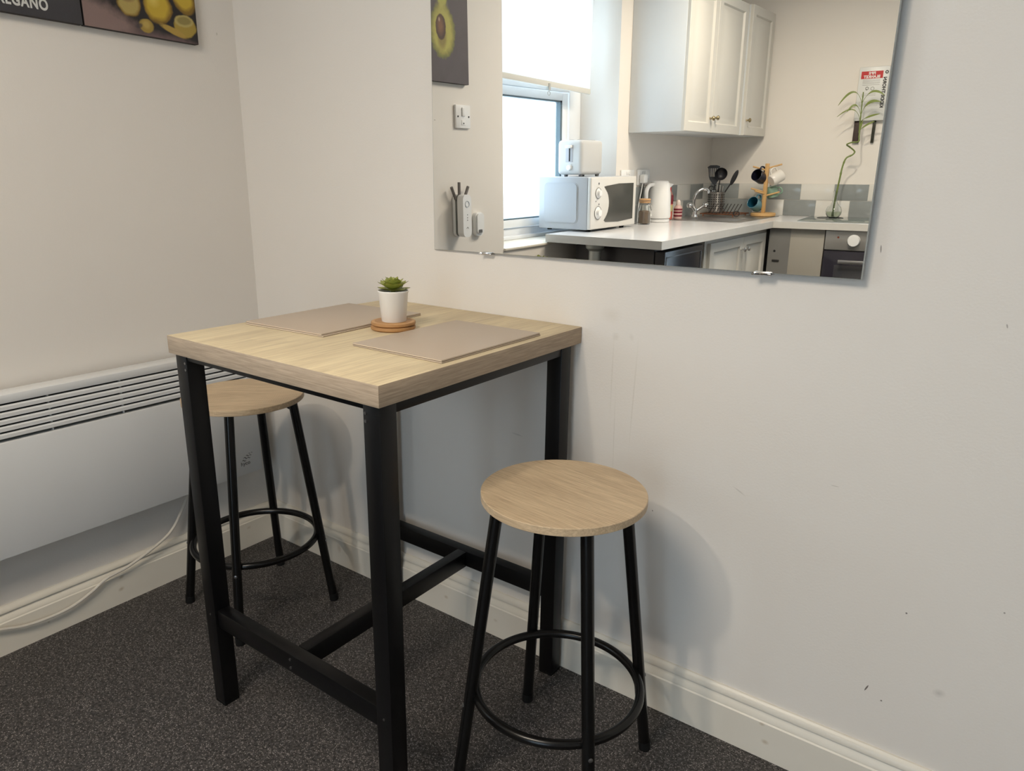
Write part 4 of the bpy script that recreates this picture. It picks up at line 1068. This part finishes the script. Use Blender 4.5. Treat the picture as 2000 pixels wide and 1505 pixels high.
# ------------------------------------------------------------------ far run: base panel, oven, hob, plant
fr0 = (0, -L_FAR, 0)
m_panel = mat('grey brown panel', (.33, .31, .27), .45, var=.08, vscale=3)
cp = thing('corner_base_panel', 'plain grey base panel between the corner doors and the oven', 'cabinet', (*FW(.72, .30), 0), DEL)
MB().box((-.168, -.28, .14), (.142, .235, WH - WT - .002), .001).build('body', m_panel, cp)
MB().box((-.168, .2352, .14), (-.046, .2375, WH - WT - .004)).build('darker_strip', mat('dark grey panel', (.20, .198, .19), .4, var=.1), cp)
MB().cyl((-.130, .2370, .751), (-.130, .2385, .751), .007, seg=16).build('round_catch', m_dark, cp)
MB().box((-.140, .2372, .688), (-.098, .242, .700), .003).build('dark_handle', m_dark, cp)
MB().box((-.13, -.25, 0), (.137, .17, .138)).build('plinth', m_carcg, cp)
ov = thing('built_in_oven', 'built-in oven with silver control panel and black door under the hob', 'oven', (*FW(1.168, .30), 0), DEL)
MB().box((-.300, -.27, .02), (.300, .225, WH - WT - .002), .002).build('body', m_frd, ov)
MB().box((-.300, .225, .776), (.300, .240, WH - WT - .004), .002).build('control_panel', mat('satin grey steel panel', (.36, .35, .33), .35, .5), ov)
od = MB().box((-.300, .225, .20), (.300, .245, .770), .004).build('oven_door', mat('black oven glass', (.028, .026, .036), .1), ov)
MB().box((-.235, .2455, .25), (.235, .2470, .69), .001).build('door_glass', mat('smoked oven window', (.05, .05, .055), .05), od)
h_ = MB(); h_.box((-.214, .268, .702), (.21, .280, .724), .003); h_.box((-.205, .245, .706), (-.19, .270, .718)); h_.box((.18, .245, .706), (.195, .270, .718)); h_.build('handle', m_steel, od)
for xx in (-.147, -.01, .127):
    kb = MB(); kb.lathe([(.033, 0), (.035, .004), (.030, .022), (1e-5, .023)], (xx, .239, .832), 28, (0, 1, 0)); kb.build('knob', m_white, ov)
MB().cyl((-.231, .239, .848), (-.231, .2415, .848), .0055, seg=14).build('indicator_light', mat('dull red lamp', (.20, .04, .02), .3), ov)
MB().box((-.29, -.25, 0), (.29, .16, .02)).build('plinth', m_dark, ov)
hb = thing('glass_hob', 'flat black glass hob set on the worktop under the fire blanket', 'hob', (*FW(1.02, .28), WH), DEL)
MB().box((-.325, -.225, 0), (.36, .215, .006), .002).build('glass_plate', mat('hob glass', (.10, .13, .12), .05, spec=1.0, ior=2.2), hb)
for k, (xx, yy) in enumerate(((-.19, .09), (-.19, -.09), (.2, .09), (.2, -.09))):
    MB().ring((xx, yy, .0062), .075, .0008, 40, tseg=6).build('cooking_zone', m_grey, hb)

vx, vy = .852, -3.505
vz = WH + .006
vs_t = thing('bud_vase', 'round clear glass bud vase of water standing by the hob', 'vase', (vx, vy, vz))
MB().lathe([(.022, 0), (.034, .004), (.045, .022), (.047, .040), (.040, .062), (.022, .080), (.014, .095), (.013, .15), (.016, .158), (.0145, .158), (.0118, .150), (.0125, .095), (.020, .081), (.038, .061), (.045, .040), (.043, .022), (.032, .006), (1e-5, .004)], seg=36, cap=False).build('glass', m_glass, vs_t)
MB().lathe([(1e-5, .0055), (.031, .0075), (.041, .022), (.0430, .036), (1e-5, .036)], seg=32).build('water', mat('pale green water', (.75, .82, .65), .05, trans=.9, ior=1.33), vs_t)
m_bs = mat('bamboo stalk green', (.16, .21, .055), .4, var=.3, vscale=60); m_bl = mat('bamboo leaf green', (.17, .22, .05), .45, var=.25, vscale=30)
lb = thing('lucky_bamboo', 'tall curly lucky bamboo stalk with narrow leaves rising from the bud vase', 'plant', (vx, vy, vz))
sp3 = [(-.003, 0, .010), (-.001, 0, .09), (.012, 0, .235), (.016, -.01, .30), (.030, -.015, .352), (.060, -.03, .372), (.068, -.035, .392), (.040, -.02, .418), (.028, 0, .430), (.055, .01, .442), (.090, .0, .446), (.088, -.02, .470), (.080, -.03, .53), (.078, -.03, .60), (.076, -.03, .70), (.076, -.03, .725)]
SPt = smooth_path(sp3, 6); n_ = len(SPt)
rad = [.0054 - .0024 * i / n_ for i in range(n_)]
for i in range(0, n_, 7): rad[i] *= 1.3
MB().tube(SPt, rad, 10).build('stalk', m_bs, lb)
def leaf(base, mid, tip, wd):
    base, mid, tip = Vector(base), Vector(mid), Vector(tip); n = 12
    vs_ = []; m = MB()
    for i in range(n + 1):
        t = i / n; p = (1 - t) ** 2 * base + 2 * t * (1 - t) * mid + t * t * tip
        tg = (2 * (1 - t) * (mid - base) + 2 * t * (tip - mid)).normalized()
        s_ = tg.cross(Vector((.3, .9, .25))).normalized(); nn_ = s_.cross(tg)
        w2 = .0010 + .75 * wd * max(0, math.sin(PI * max(0, (t - .30) / .70))) ** .9 if t > .3 else .0011
        vs_ += [p + s_ * w2, p + nn_ * .0012, p - s_ * w2, p - nn_ * .0008]
    fs = []
    for i in range(n):
        for k in range(4): fs.append((i * 4 + k, i * 4 + (k + 1) % 4, i * 4 + 4 + (k + 1) % 4, i * 4 + 4 + k))
    fs.append((3, 2, 1, 0)); fs.append((n * 4, n * 4 + 1, n * 4 + 2, n * 4 + 3))
    m._add(vs_, fs, True); m.build('leaf', m_bl, lb)
B_ = .076
leaf((B_, -.03, .66), (.03, -.03, .80), (-.055, -.02, .655), .0075)
leaf((B_, -.03, .60), (.05, -.01, .70), (.005, .0, .615), .0070)
leaf((B_, -.03, .57), (.045, -.02, .68), (-.045, .01, .590), .0040)
leaf((B_, -.03, .66), (.11, -.04, .77), (.195, -.03, .70), .0080)
leaf((B_, -.03, .58), (.09, -.04, .70), (.180, -.03, .665), .0105)
leaf((B_, -.03, .56), (.11, -.03, .59), (.185, -.02, .60), .0065)
leaf((B_, -.03, .50), (.10, -.03, .54), (.160, -.03, .56), .0065)
leaf((B_ + .004, -.03, .47), (.084, -.03, .53), (.092, -.03, .57), .0060)

fbn = FW(.955, .0)
fb = thing('fire_blanket', 'white wall-mounted fire blanket case with red heading and black pull tapes', 'fire blanket', (*fbn, 1.503), DEL)
MB().box((-.082, .002, 0), (.082, .036, .302), .004).build('case', mat('white blanket case', (.70, .71, .69), .35), fb)
m_red = mat('red label ink', (.50, .015, .015), .4); m_blk = mat('black print', (.015, .015, .015), .5); m_wht = mat('white print', (.8, .8, .78), .5)
MB().box((-.070, .0358, .236), (.048, .0368, .277)).build('red_heading', m_red, fb)
# local x runs to the right in the mirror image; on the real case the reader stands at +y and sees +x on the left
def ftext(name, body, size, cx, z, m, up=False, **k):
    ux, uy_ = (Vector((-1, 0, 0)), Vector((0, 0, 1)))
    if up: ux, uy_ = Vector((0, 0, 1)), Vector((1, 0, 0))
    return text(name, body, size, frame_mtx((cx, .0370, z), ux, uy_), m, fb, depth=.0003, **k)
ftext('heading_text', 'FIRE', .021, -.011, .2585, m_wht, align='CENTER', bold=.0008)
ftext('heading_text', 'BLANKET', .021, -.011, .2395, m_wht, align='CENTER', bold=.0008)
ftext('side_text', 'KIDDE THORN', .0255, .053, .070, m_blk, up=True, bold=.0009)
cg = MB(); cg.ring((.067, .0372, .268), .007, .0022, 20, (0, 1, 0), 6); cg.build('round_mark', m_blk, fb)
pr2 = MB()
for z in (.228, .222, .215, .209, .200): pr2.box((-.058, .0358, z), (.036, .0365, z + .0016))
for z in (.106, .098, .090, .083): pr2.box((-.066, .0358, z), (.040, .0365, z + .0012))
for z in (.150, .142): pr2.box((-.060, .0358, z), (.02, .0365, z + .0014))
build_each(pr2, 'small_print', mat('grey small print', (.25, .25, .24), .5), fb)
pc = MB(); pc.ring((-.030, .0368, .182), .008, .0014, 18, (0, 1, 0), 6); pc.box((-.036, .0358, .172), (-.028, .0366, .178)); pc.ring((.0, .0368, .180), .009, .0010, 18, (0, 1, 0), 6); build_each(pc, 'pictogram', mat('pictogram grey', (.18, .2, .18), .5), fb)
m_tape1 = mat('dark brown tape', (.055, .035, .03), .6); m_tape2 = mat('dark olive tape', (.030, .030, .018), .6)
MB().box((-.078, .010, -.128), (-.040, .016, .001), .001).build('pull_tape', m_tape1, fb)
MB().box((.025, .010, -.128), (.042, .016, .001), .001).build('pull_tape', m_tape2, fb)
